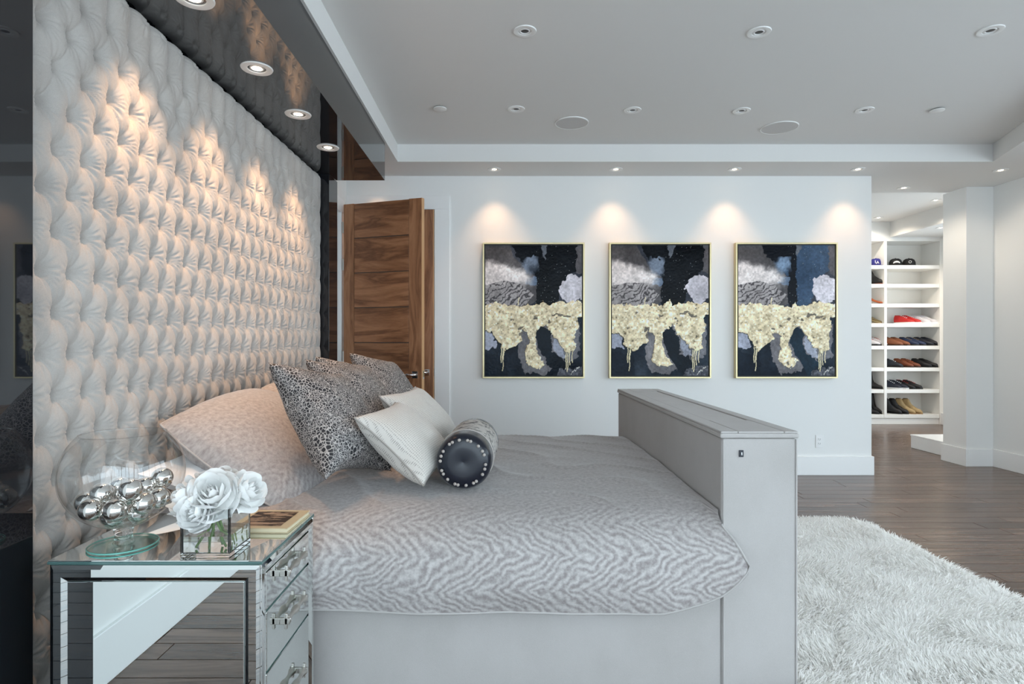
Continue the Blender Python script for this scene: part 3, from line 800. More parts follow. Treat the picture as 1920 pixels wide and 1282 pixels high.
# ------------------------------------------------------------------ pillows
def pillow_mesh(name, w, h, t, seed, ear=.10, n=44, pw=.5, wr=.012):
    u, v = np.meshgrid(np.linspace(-1, 1, n), np.linspace(-1, 1, n), indexing='ij')
    X = w / 2 * u * (1 - ear * (1 - v ** 2) * np.abs(u) ** 2)
    Y = h / 2 * v * (1 - ear * (1 - u ** 2) * np.abs(v) ** 2)
    base = np.clip((1 - u ** 2) * (1 - v ** 2), 0, 1) ** pw
    Z = t / 2 * base
    k = wr * fbm(u * 3, v * 3, seed, 4) * np.minimum(1, 3 * base)
    P1 = np.stack([X, Y, Z + k], -1); P2 = np.stack([X, Y, -Z + k], -1)[::-1]
    uv1 = np.stack([X, Y + .62], -1)
    a = grid_mesh(name, np.concatenate([P1, P2], 0)[::-1], np.concatenate([uv1, uv1[::-1]], 0)[::-1])
    return a
def frame_rot(yaw, lean, roll):
    # pillow local: x = width, y = up, z = face normal. yaw 0 faces +X (toward the footboard)
    nh = Vector((math.cos(yaw), math.sin(yaw), 0)); up = Vector((0, 0, 1))
    f = (nh * math.cos(lean) + up * math.sin(lean)).normalized()
    upv = (up * math.cos(lean) - nh * math.sin(lean)).normalized()
    wv = upv.cross(f).normalized()
    R = Matrix((wv, upv, f)).transposed()
    return (R @ Matrix.Rotation(roll, 3, 'Z')).to_euler()
def pillow(name, label, mat, c, w, h, t, yaw, lean, roll, seed, group=None, ear=.10, piping=None, pw=.5):
    e = thing(name, label, 'cushion' if 'cushion' in name else 'pillow', c, group=group, rot=frame_rot(yaw, lean, roll))
    link('cover', pillow_mesh('cover', w, h, t, seed, ear, pw=pw), mat, e, smooth=True)
    if piping:
        n = 60; pts = []
        for k in range(4 * n):
            s = k // n; q = -1 + 2 * (k % n) / n
            u, v = [(q, -1), (1, q), (-q, 1), (-1, -q)][s]
            pts.append((w / 2 * u * (1 - ear * (1 - v * v) * u * u), h / 2 * v * (1 - ear * (1 - u * u) * v * v), 0))
        pts.append(pts[0])
        MB().tube(pts, .004, 6, cap=False).build('piping', piping, e, smooth=True)
    return e
R_ = math.radians
# shams in the duvet fabric against the headboard, a white pillow below
pillow('white_pillow', 'white pillow with a scalloped lace edge beneath the zebra sham', M['white_linen'], (-1.10, 2.40, .715), .66, .40, .14, R_(0), R_(70), R_(0), 3, 'bed pillows', .04)
pillow('sham_pillow', 'large zebra patterned velvet sham against the headboard beside the nightstand', M['zebra'], (-1.03, 2.62, .800), .84, .58, .30, R_(-8), R_(54), R_(7), 5, 'zebra shams', -.10, M['bedvelvet'])
pillow('sham_pillow', 'large zebra patterned velvet sham behind the grey cushions toward the door', M['zebra'], (-1.05, 3.52, .815), .84, .58, .26, R_(0), R_(50), R_(0), 6, 'zebra shams', -.10, M['bedvelvet'])
gl = ('large grey and black web patterned cushion overlapping the zebra sham', 'second grey and black web patterned cushion in from the nightstand',
      'grey web patterned cushion mostly hidden between two like it', 'grey and black web patterned cushion farthest along the bed toward the door')
for i, c in enumerate(((-.700, 2.430, .925), (-.700, 2.860, .925), (-.770, 3.220, .930), (-.690, 3.600, .940))):
    pillow('cushion', gl[i], M['web'], c, .47, .53, .22, R_(-14), R_(36), R_(-10), 20 + i, 'web patterned cushions', .19, pw=.42)
pillow('cushion', 'silver white dotted cushion with piping in front of the web cushions', M['dotted'], (-.395, 2.460, .835), .40, .38, .19, R_(-16), R_(48), R_(4), 31, 'silver cushions', .13, M['dotted'], pw=.42)
pillow('cushion', 'silver white dotted cushion behind the first one, by the bolster', M['dotted'], (-.385, 2.880, .855), .42, .40, .18, R_(-16), R_(42), R_(2), 32, 'silver cushions', .13, M['dotted'], pw=.42)
# bolster
bo = thing('bolster_cushion', 'navy and snakeskin bolster cushion with beaded end', 'bolster', (-.155, 2.32, .773), rot=(R_(90), 0, R_(-3)))
r = .112
Lb = .50
def ring(a, b, rr=r): return [(rr, -a), (rr, -b)]
MB().lathe([(r, -.105), (r + .002, -.13), (r + .002, -Lb + .10), (r, -Lb + .075)], n=48).build('middle_band', M['snake'], bo, smooth=True)
MB().lathe([(.0005, .004), (r * .5, .010), (r * .82, .006), (r * .9, .0), (r * .97, -.012), (r, -.03), (r, -.106)], n=48).build('end_cap', M['navy'], bo, smooth=True)
MB().lathe([(r, -Lb + .076), (r, -Lb + .03), (r * .9, -Lb), (.0005, -Lb - .008)], n=48).build('end_cap', M['navy'], bo, smooth=True)
MB().tube([(r * 1.01 * math.cos(a), r * 1.01 * math.sin(a), -.107) for a in np.linspace(0, 2 * PI, 49)], .003, 6, cap=False).build('piping', M['bead'], bo, smooth=True)
bm_ = None
for k in range(22):
    a = -PI / 2 + 2 * PI * (k + .5 + .28 * math.sin(k * 2.3)) / 22
    prof = [(.0004, .0085)] + [(.0065 * math.sin(q), .0065 * math.cos(q)) for q in np.linspace(.3, PI - .05, 8)]
    if bm_ is None:
        o = MB().lathe(prof, n=12).build('bead', M['bead'], bo, smooth=True); bm_ = o.data
    else: o = link('bead', bm_, None, bo)
    o.location = (r * .80 * math.cos(a), r * .80 * math.sin(a), .012)

# ------------------------------------------------------------------ nightstand
NX0, NX1, NY0, NY1, NZ = -1.198, -.637, 1.55, 1.975, .672
ns = thing('nightstand', 'mirrored nightstand with three drawers beside the bed', 'nightstand', ((NX0 + NX1) / 2, (NY0 + NY1) / 2, 0))
MB().box(NX0 + .008, NX1 - .022, NY0 + .008, NY1 - .004, .0, NZ - .014).build('carcass', M['mirror_edge'], ns, world=True)
MB().box(NX0 - .003, NX1 + .003, NY0 - .003, NY1 + .003, NZ - .011, NZ - .0035).build('top_edge', M['mirror_edge'], ns, world=True, bev=.001)
MB().box(NX0 - .002, NX1 + .002, NY0 - .002, NY1 + .002, NZ - .0035, NZ).build('top_mirror', M['mirror'], ns, world=True, bev=.0008)
def bevel_strip(a, b, inner_a, inner_b, nrm, h=.007, bw=.013):
    # mitred strip: outer edge a-b, inner edge inner_a-inner_b, raised along nrm with sloping sides
    a, b, c, d = (Vector(p) for p in (a, b, inner_b, inner_a)); nrm = Vector(nrm)
    cen = (a + b + c + d) / 4
    wv = (d - a).length + 1e-6
    o = [a, b, c, d]
    # raised inner quad
    f = bw / ((((d - a) + (c - b)) / 2).length)
    i = [a.lerp(d, f), b.lerp(c, f), c.lerp(b, f), d.lerp(a, f)]
    t1 = (b - a).normalized()
    i[0] = i[0] + t1 * bw * 0; i[1] = i[1]
    vs = [p for p in o] + [p + nrm * h for p in i]
    return vs, [(4, 5, 6, 7), (0, 1, 5, 4), (1, 2, 6, 5), (2, 3, 7, 6), (3, 0, 4, 7)]
def framed(x0, x1, z0, z1, w, tf, nrm, cuts=None):
    O = [(x0, z1), (x1, z1), (x1, z0), (x0, z0)]; I = [(x0 + w, z1 - w), (x1 - w, z1 - w), (x1 - w, z0 + w), (x0 + w, z0 + w)]
    for k in range(4):
        j = (k + 1) % 4
        vs, fs = bevel_strip(tf(*O[k]), tf(*O[j]), tf(*I[k]), tf(*I[j]), nrm)
        MB().add(vs, fs).build('bevelled_strip', M['mirror'], ns, world=True)
# end facing the room (toward -y)
tf = lambda x, z: (x, NY0 + .004, z)
framed(NX0, NX1, .03, NZ - .011, .046, tf, (0, -1, 0))
MB().box(NX0 + .047, NX1 - .047, NY0 + .002, NY0 + .007, .077, NZ - .058).build('side_mirror', M['mirror'], ns, world=True, bev=.0012)
# far end
MB().box(NX0, NX1, NY1 - .004, NY1, .03, NZ - .011).build('side_mirror', M['mirror'], ns, world=True)
# drawer front side (toward +x)
fxx = NX1 - .004
tfx = lambda y, z: (fxx, y, z)
framed(NY0, NY1, .03, NZ - .011, .036, tfx, (1, 0, 0))
MB().box(NX1 - .022, NX1 - .010, NY0 + .03, NY1 - .03, .06, NZ - .045).build('drawer_recess', M['mirror_edge'], ns, world=True)
hand = None
for (z0, z1) in ((.523, .622), (.355, .515), (.070, .347)):
    d = MB().box(NX1 - .010, NX1 - .002, NY0 + .040, NY1 - .040, z0, z1).build('drawer', M['mirror'], ns, world=True, bev=.002)
    zc = (z0 + z1) / 2 + .012; yc = (NY0 + NY1) / 2
    h = MB()
    Rm = Matrix.Rotation(PI / 2, 4, 'X')
    prof = []
    for q in np.linspace(-1, 1, 29):
        rr = .0062 + .0058 * abs(math.cos(q * PI)) ** 3
        prof.append((rr, q * .072))
    h.lathe([(.0005, -.072)] + prof + [(.0005, .072)], (NX1 + .016, yc, zc), 14, Rm)
    for s in (-1, 1):
        h.box(NX1 - .002, NX1 + .026, yc + s * .076 - .004, yc + s * .076 + .004, zc - .009, zc + .009)
        h.box(NX1 + .012, NX1 + .020, yc + s * .076 - .004, yc + s * .076 + .004, zc - .022, zc + .022)
    ho = h.build('handle', M['nickel'], None, smooth=True, bev=.001, angle=35); ho.parent = d
for (x, y) in ((NX0 + .03, NY0 + .03), (NX1 - .05, NY0 + .03), (NX0 + .03, NY1 - .03), (NX1 - .05, NY1 - .03)):
    pass
for o in ns.children:
    for g in o.children: g.matrix_parent_inverse = Matrix.Identity(4)

# ------------------------------------------------------------------ footed glass bowl with silver balls
BX, BYc, BZ = -1.075, 1.665, NZ + .0005
bw = thing('glass_bowl', 'large footed clear glass bowl on the mirrored nightstand', 'bowl', (BX, BYc, BZ))
MB().lathe([(.0005, .001), (.086, .001), (.088, .004), (.086, .007), (.028, .008), (.0005, .0085)], n=56).build('foot', M['glass_green'], bw, smooth=True, angle=50)
MB().lathe([(.0862, .0012), (.0884, .003), (.0884, .005), (.0862, .0068)], n=56, closed=True).build('foot_rim', M['foot_edge'], bw, smooth=True)
MB().lathe([(.028, .008), (.024, .014), (.022, .03), (.026, .048), (.034, .058)], n=36).build('stem', M['vase'], bw, smooth=True)
RB, ZB = .156, .205
prof = []
for a in np.linspace(-1.17, .80, 34):
    prof.append((RB * math.cos(a) , ZB + RB * math.sin(a) * (1.0 if a > 0 else .98)))
prof = [(.0005, prof[0][1] - .001)] + prof
inner = [(max(.0005, q[0] - .003), q[1] + (.003 if i < 8 else 0)) for i, q in enumerate(prof)]
MB().lathe(prof + [(prof[-1][0] - .0012, prof[-1][1] + .0022), (prof[-1][0] - .0028, prof[-1][1] + .001), (prof[-1][0] - .003, prof[-1][1] - .002)], n=64).build('bowl', M['glass'], bw, smooth=True)
rb = .0305
spots = []
zl = ZB - .115
for k in range(3): spots.append((.0365 * math.cos(2 * PI * k / 3 + .3), .0365 * math.sin(2 * PI * k / 3 + .3), ZB - .1125))
for k in range(8):
    a = 2 * PI * k / 8 + .35
    spots.append((.0885 * math.cos(a), .0885 * math.sin(a), ZB - .080 + .004 * math.sin(k * 2)))
for k in range(4):
    a = 2 * PI * k / 4 + .8
    spots.append((.052 * math.cos(a), .052 * math.sin(a), ZB - .050))
for a in (.35 + PI / 8, .35 + 6.5 * PI / 4):
    spots.append((.097 * math.cos(a), .097 * math.sin(a), ZB - .030))
bme = None
for (x, y, z) in spots:
    loc = (BX + x, BYc + y, BZ + z)
    if bme is None:
        pr = [(max(.0004, rb * math.sin(q)), -rb * math.cos(q)) for q in np.linspace(0, PI, 20)]
        o = MB().lathe(pr, n=32).build('silver_ball', M['silver'], None, smooth=True); bme = o.data
    else: o = link('silver_ball', bme, None)
    o.location = loc
    tag(o, 'shiny silver ball lying in the footed glass bowl', 'ball', 'silver balls in the glass bowl')

# ------------------------------------------------------------------ vase with roses
VX, VY, VZ = -.795, 1.632, NZ + .0005
VW, VH = .066, .128
va = thing('glass_vase', 'square clear glass vase half filled with water on the nightstand', 'vase', (VX, VY, VZ))
t_ = .007
vw = MB()
vw.box(-VW, VW, -VW, VW, 0, .012)
for (a, b, c, d) in ((-VW, VW, -VW, -VW + t_), (-VW, VW, VW - t_, VW), (-VW, -VW + t_, -VW + t_, VW - t_), (VW - t_, VW, -VW + t_, VW - t_)):
    vw.box(a, b, c, d, .012, VH)
vw.build('glass_body', M['vase'], va, bev=.0015)
q = VW - t_ - .0005
MB().box(-q, q, -q, q, .0125, .055).build('water', M['water'], va)

def petal_mesh(name, prof, spread, seed, ruff):
    na, nb = 11, 11
    P = np.zeros((na, nb, 3)); rg = random.Random(seed)
    ph = rg.uniform(0, 6)
    for i in range(na):
        a = -1 + 2 * i / (na - 1)
        for j in range(nb):
            b = j / (nb - 1)
            f = b * (len(prof) - 1); k = min(int(f), len(prof) - 2); f -= k
            r_ = prof[k][0] * (1 - f) + prof[k + 1][0] * f; z_ = prof[k][1] * (1 - f) + prof[k + 1][1] * f
            wd = spread * (.35 + .65 * math.sin(PI * min(1, .15 + .62 * b)) ) 
            r_ += ruff * b * b * math.sin(a * 3.5 + ph); z_ -= .30 * abs(a) ** 3 * b * b + ruff * .8 * b * math.cos(a * 3 + ph)
            an = a * wd
            P[i, j] = (r_ * math.cos(an), r_ * math.sin(an), z_)
    return grid_mesh(name, P)
RINGS = [(3, [(.05, 0), (.12, .35), (.14, .7), (.07, .92)], 1.15, .015),
         (4, [(.06, 0), (.24, .3), (.31, .65), (.24, .98)], 1.0, .02),
         (5, [(.08, 0), (.40, .15), (.54, .5), (.50, .95)], .90, .025),
         (5, [(.08, 0), (.56, .05), (.80, .38), (.86, .84)], .86, .03),
         (6, [(.08, 0), (.62, -.05), (.98, .16), (1.12, .56)], .78, .035),
         (5, [(.08, 0), (.58, -.16), (1.0, -.10), (1.26, .10)], .84, .04)]
pm = [[petal_mesh('petal', pf, sp, 10 * i + k, ru) for k in range(2)] for i, (n, pf, sp, ru) in enumerate(RINGS)]
for ms in pm:
    for m_ in ms:
        m_.materials.append(M['rosewhite']); m_.polygons.foreach_set('use_smooth', [True] * len(m_.polygons))
def rose(label, c, s, direction, foot):
    dv_ = Vector(direction).normalized()
    e = thing('white_rose', label, 'rose', c, group='white roses in the square vase', rot=dv_.to_track_quat('Z', 'Y').to_euler())
    for i, (n, pf, sp, ru) in enumerate(RINGS):
        for k in range(n):
            o = link('petal', pm[i][k % 2], None, e)
            o.scale = (s, s, s); o.rotation_euler = (random.uniform(-.06, .06), random.uniform(-.06, .06), 2 * PI * k / n + i * .7 + random.uniform(-.12, .12))
    Minv = (Matrix.Translation(c) @ dv_.to_track_quat('Z', 'Y').to_matrix().to_4x4()).inverted()
    c0 = Vector(c); f0 = Vector(foot)
    mid = Vector((VX + (c0.x - VX) * .25 + (f0.x - VX) * .25, VY + (c0.y - VY) * .25 + (f0.y - VY) * .25, VZ + VH * .75))
    path = [c0.lerp(c0 - dv_ * .01, 1), c0.lerp(mid, .5) - dv_ * .01, mid, f0.lerp(mid, .5), f0]
    MB().tube([Minv @ p for p in path], .0035, 8).build('stem', M['stem'], e, smooth=True)
    return e
zt = VZ + VH
rose('open white rose facing outward over the front of the square vase', (VX + .008, VY - .030, zt + .026), .060, (.10, -.75, .62), (VX + .02, VY + .02, VZ + .016))
rose('white rose leaning out of the vase toward the glass bowl', (VX - .052, VY - .022, zt + .016), .056, (-.62, -.45, .55), (VX + .04, VY - .01, VZ + .016))
rose('white rose leaning out of the vase toward the book', (VX + .066, VY + .026, zt + .024), .050, (.75, -.25, .45), (VX - .04, VY - .02, VZ + .016))
rose('white rose standing highest behind the open one', (VX - .016, VY + .036, zt + .030), .058, (-.1, -.15, .9), (VX + .0, VY - .03, VZ + .016))
rose('white rose drooping over the vase rim below the open one', (VX - .024, VY - .052, zt - .008), .044, (-.15, -.8, .15), (VX - .02, VY + .03, VZ + .016))
for e in [o for o in COL.objects if o.name.startswith('white_rose')]:
    lf = MB()
    for k, (L_, w_) in enumerate(((.034, .010), (.030, .009))):
        q = Matrix.Rotation(k * 2.4, 4, 'Z')
        lf.add([q @ Vector(p) for p in ((.01, 0, -.012), (.01 + L_ * .5, w_, -.016), (.01 + L_, 0, -.026), (.01 + L_ * .5, -w_, -.016), (.01 + L_ * .5, 0, -.020))], [(0, 4, 1), (1, 4, 2), (2, 4, 3), (3, 4, 0)])
    lf.build('leaf', M['leaf'], e)

# ------------------------------------------------------------------ book
bk = thing('book', 'slim book with gold edges and a dark photograph on its cover', 'book', (-.735, 1.86, NZ + .0005), rz=R_(-2))
bwid, bdep, bth = .185, .19, .016
MB().box(-bwid / 2 + .002, bwid / 2 - .004, -bdep / 2 + .003, bdep / 2 - .003, .003, bth - .003).build('pages', M['pages'], bk)
MB().box(-bwid / 2, bwid / 2, -bdep / 2, bdep / 2, 0, .0028).build('back_cover', M['bookcloth'], bk, bev=.0008)
MB().box(-bwid / 2, bwid / 2, -bdep / 2, bdep / 2, bth - .0028, bth).build('front_cover', M['bookcloth'], bk, bev=.0008)
MB().tube([(-bwid / 2, -bdep / 2, bth / 2), (-bwid / 2, bdep / 2, bth / 2)], bth / 2, 12).build('spine', M['bookcloth'], bk, smooth=True)
u, v = np.meshgrid(np.linspace(0, 1, 60), np.linspace(0, 1, 60), indexing='ij')
g = fbm(u * 3, v * 22, 90, 5) + .5
C = np.where((g < .55)[..., None], np.array([74, 62, 54]), np.array([150, 126, 104])) + (g[..., None] - .5) * 90
P = np.stack([-bwid / 2 + .02 + u * (bwid - .05), -bdep / 2 + .02 + v * (bdep - .04), np.full(u.shape, bth + .0006)], -1)
me = grid_mesh('cover_print', P)
ca = me.color_attributes.new('Col', 'FLOAT_COLOR', 'POINT')
ca.data.foreach_set('color', np.concatenate([lin(np.clip(C, 0, 255)), np.ones(u.shape + (1,))], -1).reshape(-1).astype(np.float32))
link('cover_print', me, M['cover'], bk)

# ------------------------------------------------------------------ shag rug
rug = thing('shag_rug', 'thick white shag rug on the dark wood floor beyond the footboard', 'rug', (1.8, 2.3, 0))
RX0, RX1, RY0, RY1 = 1.055, 2.44, .5, 4.02
def rug_in(x, y, m=0):
    rr = .16
    dx = np.maximum(x - (RX1 - m - rr), 0); dy = np.maximum(y - (RY1 - m - rr), 0)
    return (x > RX0 + m) & (x < RX1 - m) & (y > RY0 + m) & (y < RY1 - m) & (np.hypot(dx, dy) < rr)
mb = MB()
pts = [(RX0, RY0), (RX1, RY0), (RX1, RY1 - .16)] + [(RX1 - .16 + .16 * math.cos(a), RY1 - .16 + .16 * math.sin(a)) for a in np.linspace(0, PI / 2, 8)[1:]] + [(RX0, RY1)]
mb.prism(pts, .001, .022)
M['rug'] = simple('white_wool', (0.86, 0.86, 0.845, 1), 0.85, sheen=0.3)
def wool():
    m, nt, b = new_mat('white_wool_pile'); nt.nodes.remove(b); L = nt.links.new
    d = N(nt, 'ShaderNodeBsdfDiffuse'); d.inputs[0].default_value = (.975, .96, .935, 1)
    t = N(nt, 'ShaderNodeBsdfTranslucent'); t.inputs[0].default_value = (.975, .96, .935, 1)
    x = N(nt, 'ShaderNodeMixShader'); x.inputs[0].default_value = .45
    L(d.outputs[0], x.inputs[1]); L(t.outputs[0], x.inputs[2]); L(x.outputs[0], nt.nodes['Material Output'].inputs[0])
    return m
M['pile'] = wool()
mb.build('backing', M['rug'], rug, world=True)
def rug_pile():
    n = 190000
    x = rng.uniform(RX0, RX1, n); y = RY0 + (RY1 - RY0) * rng.random(n)
    k = rug_in(x, y, .004); x = x[k]; y = y[k]; n = len(x)
    ang = 5 * PI * fbm(x * 2.6, y * 2.6, 80, 3) + rng.normal(0, .8, n) - .9
    lay = .40 + .40 * (fbm(x * 5, y * 5, 84, 2) + .5) + rng.normal(0, .16, n)
    ln = .045 * (1 + .35 * fbm(x * 7, y * 7, 88, 3)) * rng.uniform(.75, 1.2, n)
    w = rng.uniform(.0022, .0042, n)
    d = np.stack([np.cos(ang), np.sin(ang), np.zeros(n)], -1)
    fa = rng.uniform(0, 2 * PI, n)
    p = np.stack([np.cos(fa), np.sin(fa), np.zeros(n)], -1)
    b0 = np.stack([x, y, np.full(n, .018)], -1)
    ks = (0, .45, .8, 1.0); rows = []
    for q in ks:
        c = b0 + d * (ln * lay * q ** 1.6)[:, None]
        c[:, 2] += ln * (q - .38 * lay * q * q)
        ww = w * (1 - .55 * q) if q < 1 else w * .2
        c[:, 0] = np.maximum(c[:, 0], RX0 + .003)
        rows.append(c - p * ww[:, None]); rows.append(c + p * ww[:, None])
    V = np.stack(rows, 1).reshape(-1, 3)
    base = (np.arange(n) * 8)[:, None]
    Q = np.concatenate([base + np.array([[2 * i, 2 * i + 1, 2 * i + 3, 2 * i + 2]]) for i in range(3)], 0)
    me = bpy.data.meshes.new('pile')
    me.vertices.add(len(V)); me.vertices.foreach_set('co', V.reshape(-1).astype(np.float32))
    me.loops.add(Q.size); me.loops.foreach_set('vertex_index', Q.reshape(-1).astype(np.int32))
    me.polygons.add(len(Q)); me.polygons.foreach_set('loop_start', np.arange(0, Q.size, 4, dtype=np.int32)); me.polygons.foreach_set('loop_total', np.full(len(Q), 4, np.int32))
    me.update(calc_edges=True)
    return me
o = link('pile', rug_pile(), M['pile'], rug, smooth=True, world=True); o['kind'] = 'stuff'

# ------------------------------------------------------------------ closet
SY, SX0, SX1 = 8.84, 4.86, 6.62
su = thing('shelf_unit', 'white built-in closet shelving filled with shoes and caps', 'shelving', ((SX0 + SX1) / 2, SY, 0))
def cb(name, *a): return MB().box(*a).build(name, M['cabinet'], su, world=True, bev=.002)
cb('back_panel', SX0, SX1, 9.236, 9.255, .08, 2.799)
cb('side_panel', SX0, SX0 + .03, SY, 9.235, .0, 2.7995); cb('side_panel', SX1 - .03, SX1 + .05, SY, 9.235, .0, 2.7995)
DVX = 5.774
cb('divider', DVX - .02, DVX + .02, SY, 9.235, .095, 2.76)
cb('top_panel', SX0 + .031, SX1 - .031, SY, 9.235, 2.761, 2.7995)
cb('toe_kick', SX0 + .031, SX1 - .031, SY + .02, SY + .04, 0, .09)
shz = [.149, .527, .856, 1.186, 1.522, 1.821, 2.118, 2.40]
for z in shz:
    for (a, b) in ((SX0 + .031, DVX - .021), (DVX + .021, SX1 - .031)):
        cb('shelf', a, b, SY + .004, 9.235, z - .055, z)
st = thing('step', 'low white platform step beside the closet column', 'step', (5.3, 6.6, 0))
MB().box(4.81, 6.6, 6.20, 6.91, 0, .14).build('riser', M['trim'], st, world=True, bev=.004)
MB().box(4.805, 6.6, 6.20, 6.915, .14, .157).build('tread', simple('white_tread', (0.9, 0.9, 0.89, 1), .2), st, world=True, bev=.003)

def shoe_mats(c, s): return simple('shoe_upper', srgb(*c), .5, var=.25, bscale=20), simple('shoe_sole', srgb(*s), .6)
def shoe_loft(prof, L_=.28, n=18, m=14):
    # prof: list of (t, halfwidth, base z, top z)
    T = np.array([p[0] for p in prof]); out = np.zeros((n, m, 3))
    for i, t in enumerate(np.linspace(0, 1, n)):
        w = np.interp(t, T, [p[1] for p in prof]); b = np.interp(t, T, [p[2] for p in prof]); h = np.interp(t, T, [p[3] for p in prof])
        for j in range(m):
            a = -PI / 2 + 2 * PI * j / m
            cs, sn = math.cos(a), math.sin(a)
            yy = w * math.copysign(abs(cs) ** .7, cs); zz = b + (h - b) * (.5 + .5 * math.copysign(abs(sn) ** .8, sn))
            out[i, j] = (t * L_, yy * (1 - .25 * max(0, sn)), zz)
    return grid_mesh('upper', np.concatenate([out, out[:, :1]], 1))
UP = {'low': [(0, .008, .016, .060), (.05, .030, .014, .082), (.25, .033, .012, .082), (.45, .036, .012, .070), (.70, .044, .012, .048), (.90, .036, .012, .036), (.98, .018, .012, .026), (1, .004, .012, .016)],
      'ankle': [(0, .010, .02, .125), (.04, .032, .018, .14), (.33, .034, .016, .14), (.45, .036, .012, .090), (.70, .044, .012, .055), (.90, .036, .012, .042), (.98, .018, .012, .028), (1, .004, .012, .018)],
      'boot': [(0, .010, .03, .26), (.04, .038, .025, .275), (.38, .040, .02, .275), (.42, .036, .012, .10), (.70, .042, .012, .058), (.90, .034, .012, .042), (.98, .016, .012, .028), (1, .004, .012, .018)],
      'heel': [(0, .008, .075, .115), (.06, .024, .075, .125), (.25, .025, .066, .105), (.5, .030, .035, .062), (.75, .038, .010, .036), (.92, .026, .008, .026), (1, .004, .008, .014)]}
UP = {k: [(a, w * .93, b, h * (1.6 if k in ('low', 'ankle') else 1.12)) for a, w, b, h in v] for k, v in UP.items()}
UPM = {k: shoe_loft(v) for k, v in UP.items()}
def shoe(label, group, x, z, style, cu, cs_, rz=-.95, y=9.10, lace=None):
    e = thing('shoe', label, 'shoe', (x, y, z + .0005), rz=rz, group=group)
    mu, ms = cu, cs_
    me = UPM[style].copy(); me.materials.clear(); me.materials.append(mu)
    up = link('upper', me, None, e, smooth=True)
    so_ = MB()
    ol = []
    for t in np.linspace(0, 1, 12):
        w = float(np.interp(t, [p[0] for p in UP[style]], [p[1] for p in UP[style]])) + .003
        ol.append((t * .284 - .002, w))
    poly = [(a, -b) for a, b in ol] + [(a, b) for a, b in ol[::-1]]
    if style == 'heel':
        MB().box(.002, .016, -.008, .008, 0, .08).build('heel', ms, e); so_.prism([(a, b) for a, b in poly if a > .13], 0, .010)
    else: so_.prism(poly, 0, .022 if lace else .016)
    so_.build('sole', ms, e)
    if style in ('low', 'ankle', 'boot'):
        tz = UP[style][2][3]
        op = MB().lathe([(.0005, 0), (.7, 0), (1, .004)], n=16).build('opening', M['black'] if lace is None else lace, e)
        op.scale = (.032, .015, 1); op.location = (.05, 0, tz - .002)
    if lace:
        for k in range(4):
            xx = .105 + .022 * k; zz = float(np.interp(xx / .28, [p[0] for p in UP[style]], [p[3] for p in UP[style]])) + .001
            MB().tube([(xx, -.018, zz - .004), (xx + .006, 0, zz + .002), (xx, .018, zz - .004)], .003, 6).build('lace', lace, up)
    return e
red = shoe_mats((196, 36, 34), (235, 232, 230)); whi = shoe_mats((222, 220, 224), (240, 240, 242)); brn = shoe_mats((140, 84, 54), (70, 45, 32)); blu = shoe_mats((36, 50, 82), (40, 36, 36))
cog = shoe_mats((124, 64, 36), (60, 36, 24)); blk = shoe_mats((24, 24, 27), (14, 14, 15)); tan = shoe_mats((186, 158, 112), (150, 118, 80)); nav = shoe_mats((26, 32, 48), (200, 200, 202))
olive = shoe_mats((132, 118, 84), (196, 178, 150)); orange = shoe_mats((178, 92, 48), (120, 60, 34)); dbl = shoe_mats((30, 34, 44), (24, 22, 22))
whl = simple('lace_white', (.85, .85, .85, 1), .7); yel = simple('lining_tan', srgb(170, 146, 96), .7)
PX = lambda px: (px - 942) / 1100 * 9.0
def pair(lab, grp, px, z, style, mats, gap=.106, lace=None, **kw):
    for k in range(2): shoe(lab, grp, PX(px) + k * gap, z, style, mats[0], mats[1], lace=lace, **kw)
S3, S4, S5, S6, S7 = shz[4], shz[3], shz[2], shz[1], shz[0]
pair('red sneaker with white laces on the middle closet shelf', 'red sneakers', 1684, S3, 'low', red, lace=whl)
pair('white sneaker beside the red pair on the closet shelf', 'white sneakers', 1714, S3, 'low', whi, lace=whl)
pair('brown leather dress shoe on the shelf under the red sneakers', 'brown dress shoes', 1663, S4, 'low', brn)
pair('blue suede shoe beside the brown dress shoes', 'blue suede shoes', 1692.5, S4, 'low', blu, lace=yel)
pair('navy blue shoe next to the shelf side panel', 'navy shoes', 1720, S4, 'low', dbl)
shoe('dark laced shoe alone by the divider on the shelf with cognac shoes', 'single dark shoe', PX(1659.5) + .03, S5, 'low', dbl[0], dbl[1], lace=whl)
pair('cognac leather shoe on the shelf under the blue suede shoes', 'cognac shoes', 1682.5, S5, 'low', cog, lace=orange[0])
pair('black loafer beside the cognac leather shoes', 'black loafers', 1716, S5, 'low', blk)
pair('navy sneaker with pale sole by the divider, above the tan boots', 'navy sneakers', 1661, S6, 'low', nav, gap=.100, lace=whl)
pair('black running shoe next to the navy sneakers', 'black running shoes', 1686, S6, 'low', blk, lace=red[0])
pair('black ankle boot on the bottom shelf by the divider', 'black ankle boots', 1661, S7, 'ankle', blk, gap=.100)
pair('tan suede ankle boot on the bottom closet shelf', 'tan suede boots', 1686, S7, 'ankle', tan)
shoe('black platform heel on the shelf directly under the blue cap', 'black platform heel', PX(1630), shz[6], 'ankle', blk[0], orange[1])
shoe('orange strappy sandal on the blue cap bay shelf', 'strappy sandal', PX(1628), shz[5], 'heel', orange[0], orange[1])
pair('olive pointed court shoe on the blue cap bay shelf', 'olive court shoes', 1622, shz[4], 'heel', olive, gap=.075)
pair('black and white sneaker on the blue cap bay shelf', 'black and white sneakers', 1621, shz[3], 'low', (whi[0], blk[1]), gap=.106, lace=red[0])
shoe('tall black boot on the blue cap bay shelf above the bottom one', 'tall black boot', PX(1628), shz[1], 'boot', blk[0], blk[1])
pair('black high boot standing on the bottom of the blue cap bay', 'black high boots', 1619, shz[0], 'boot', blk, gap=.108)

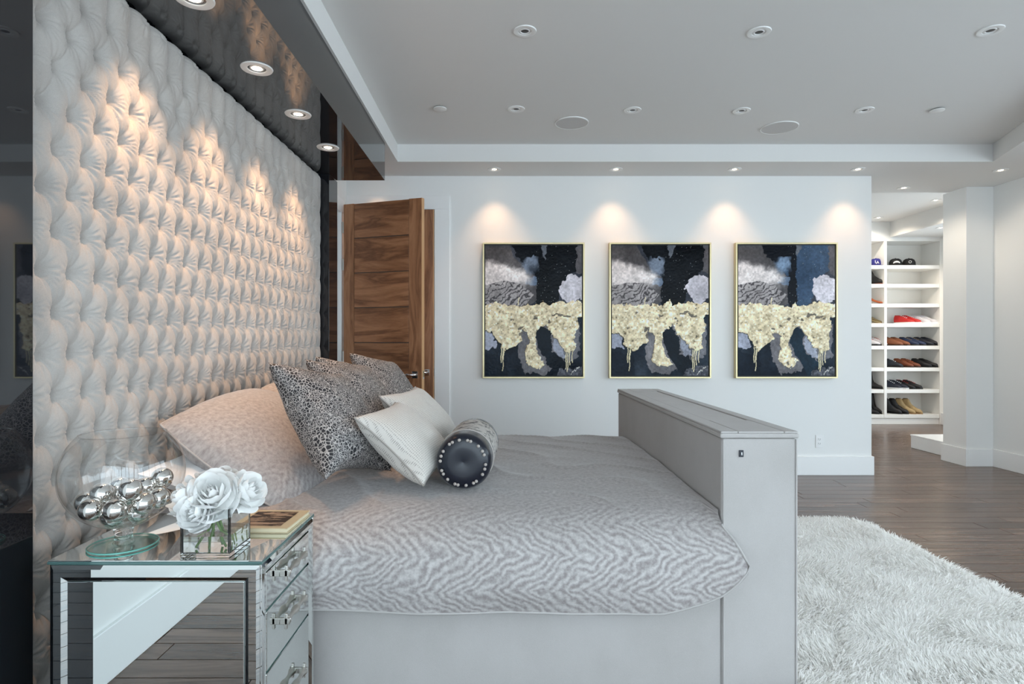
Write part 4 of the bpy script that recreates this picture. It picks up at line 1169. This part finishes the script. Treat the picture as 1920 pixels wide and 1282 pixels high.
def cap(label, x, z, col, emblem):
    e = thing('baseball_cap', label, 'cap', (x, 9.0, z + .0005), rz=R_(-24), group='baseball caps on the top shelf')
    m = simple('cap_cloth', srgb(*col), .7)
    prof = [(.086, 0), (.088, .03), (.085, .065), (.070, .098), (.045, .116), (.0005, .122)]
    MB().lathe(prof, n=28).build('crown', m, e, smooth=True)
    pts = [(.085 * math.cos(a), .085 * math.sin(a)) for a in np.linspace(-PI + .25, -.25, 10)]
    out = [(.086 * math.cos(a), -.055 + .105 * math.sin(a)) for a in np.linspace(-.25, -PI + .25, 12)]
    MB().prism(pts + out, .002, .007).build('brim', m, e)
    MB().lathe([(.008, .120), (.007, .127), (.0005, .128)], n=12).build('button', m, e)
    wm = whl
    if emblem == 'LA':
        for ch, dx, dz in (('L', -.026, .006), ('A', -.008, -.006)):
            c = bpy.data.curves.new('letter', 'FONT'); c.body = ch; c.size = .062; c.extrude = .0015
            tmp = bpy.data.objects.new('letter_outline', c); COL.objects.link(tmp); bpy.context.view_layer.update()
            lm = bpy.data.meshes.new_from_object(tmp); bpy.data.objects.remove(tmp)
            o = link('letter', lm, wm, e)
            o.location = (dx, -.0905, .035 + dz); o.rotation_euler = (R_(82), 0, 0)
    elif emblem == 'arc':
        a = np.linspace(PI * .1, PI * .9, 12)
        pts = [(.048 * math.cos(q), .045 * math.sin(q) + .030) for q in a] + [(.040 * math.cos(q), .020 * math.sin(q) + .030) for q in a[::-1]]
        T = Matrix.Translation((0, -.090, 0)) @ Matrix.Rotation(R_(86), 4, 'X')
        MB().prism(pts, 0, .003, T).build('emblem', wm, e)
    else:
        MB().tube([(.017 * math.cos(q), -.090, .060 + .017 * math.sin(q)) for q in np.linspace(0, 2 * PI, 25)], .0035, 6, cap=False).build('emblem', wm, e)
    return e
cap('royal blue baseball cap with white letters on the top shelf', PX(1642), shz[7], (42, 44, 128), 'LA')
cap('black cap with a white arched emblem on the top shelf', PX(1679), shz[7], (18, 19, 22), 'arc')
cap('black cap with a small white ring emblem on the top shelf', PX(1704), shz[7], (18, 19, 22), 'ring')
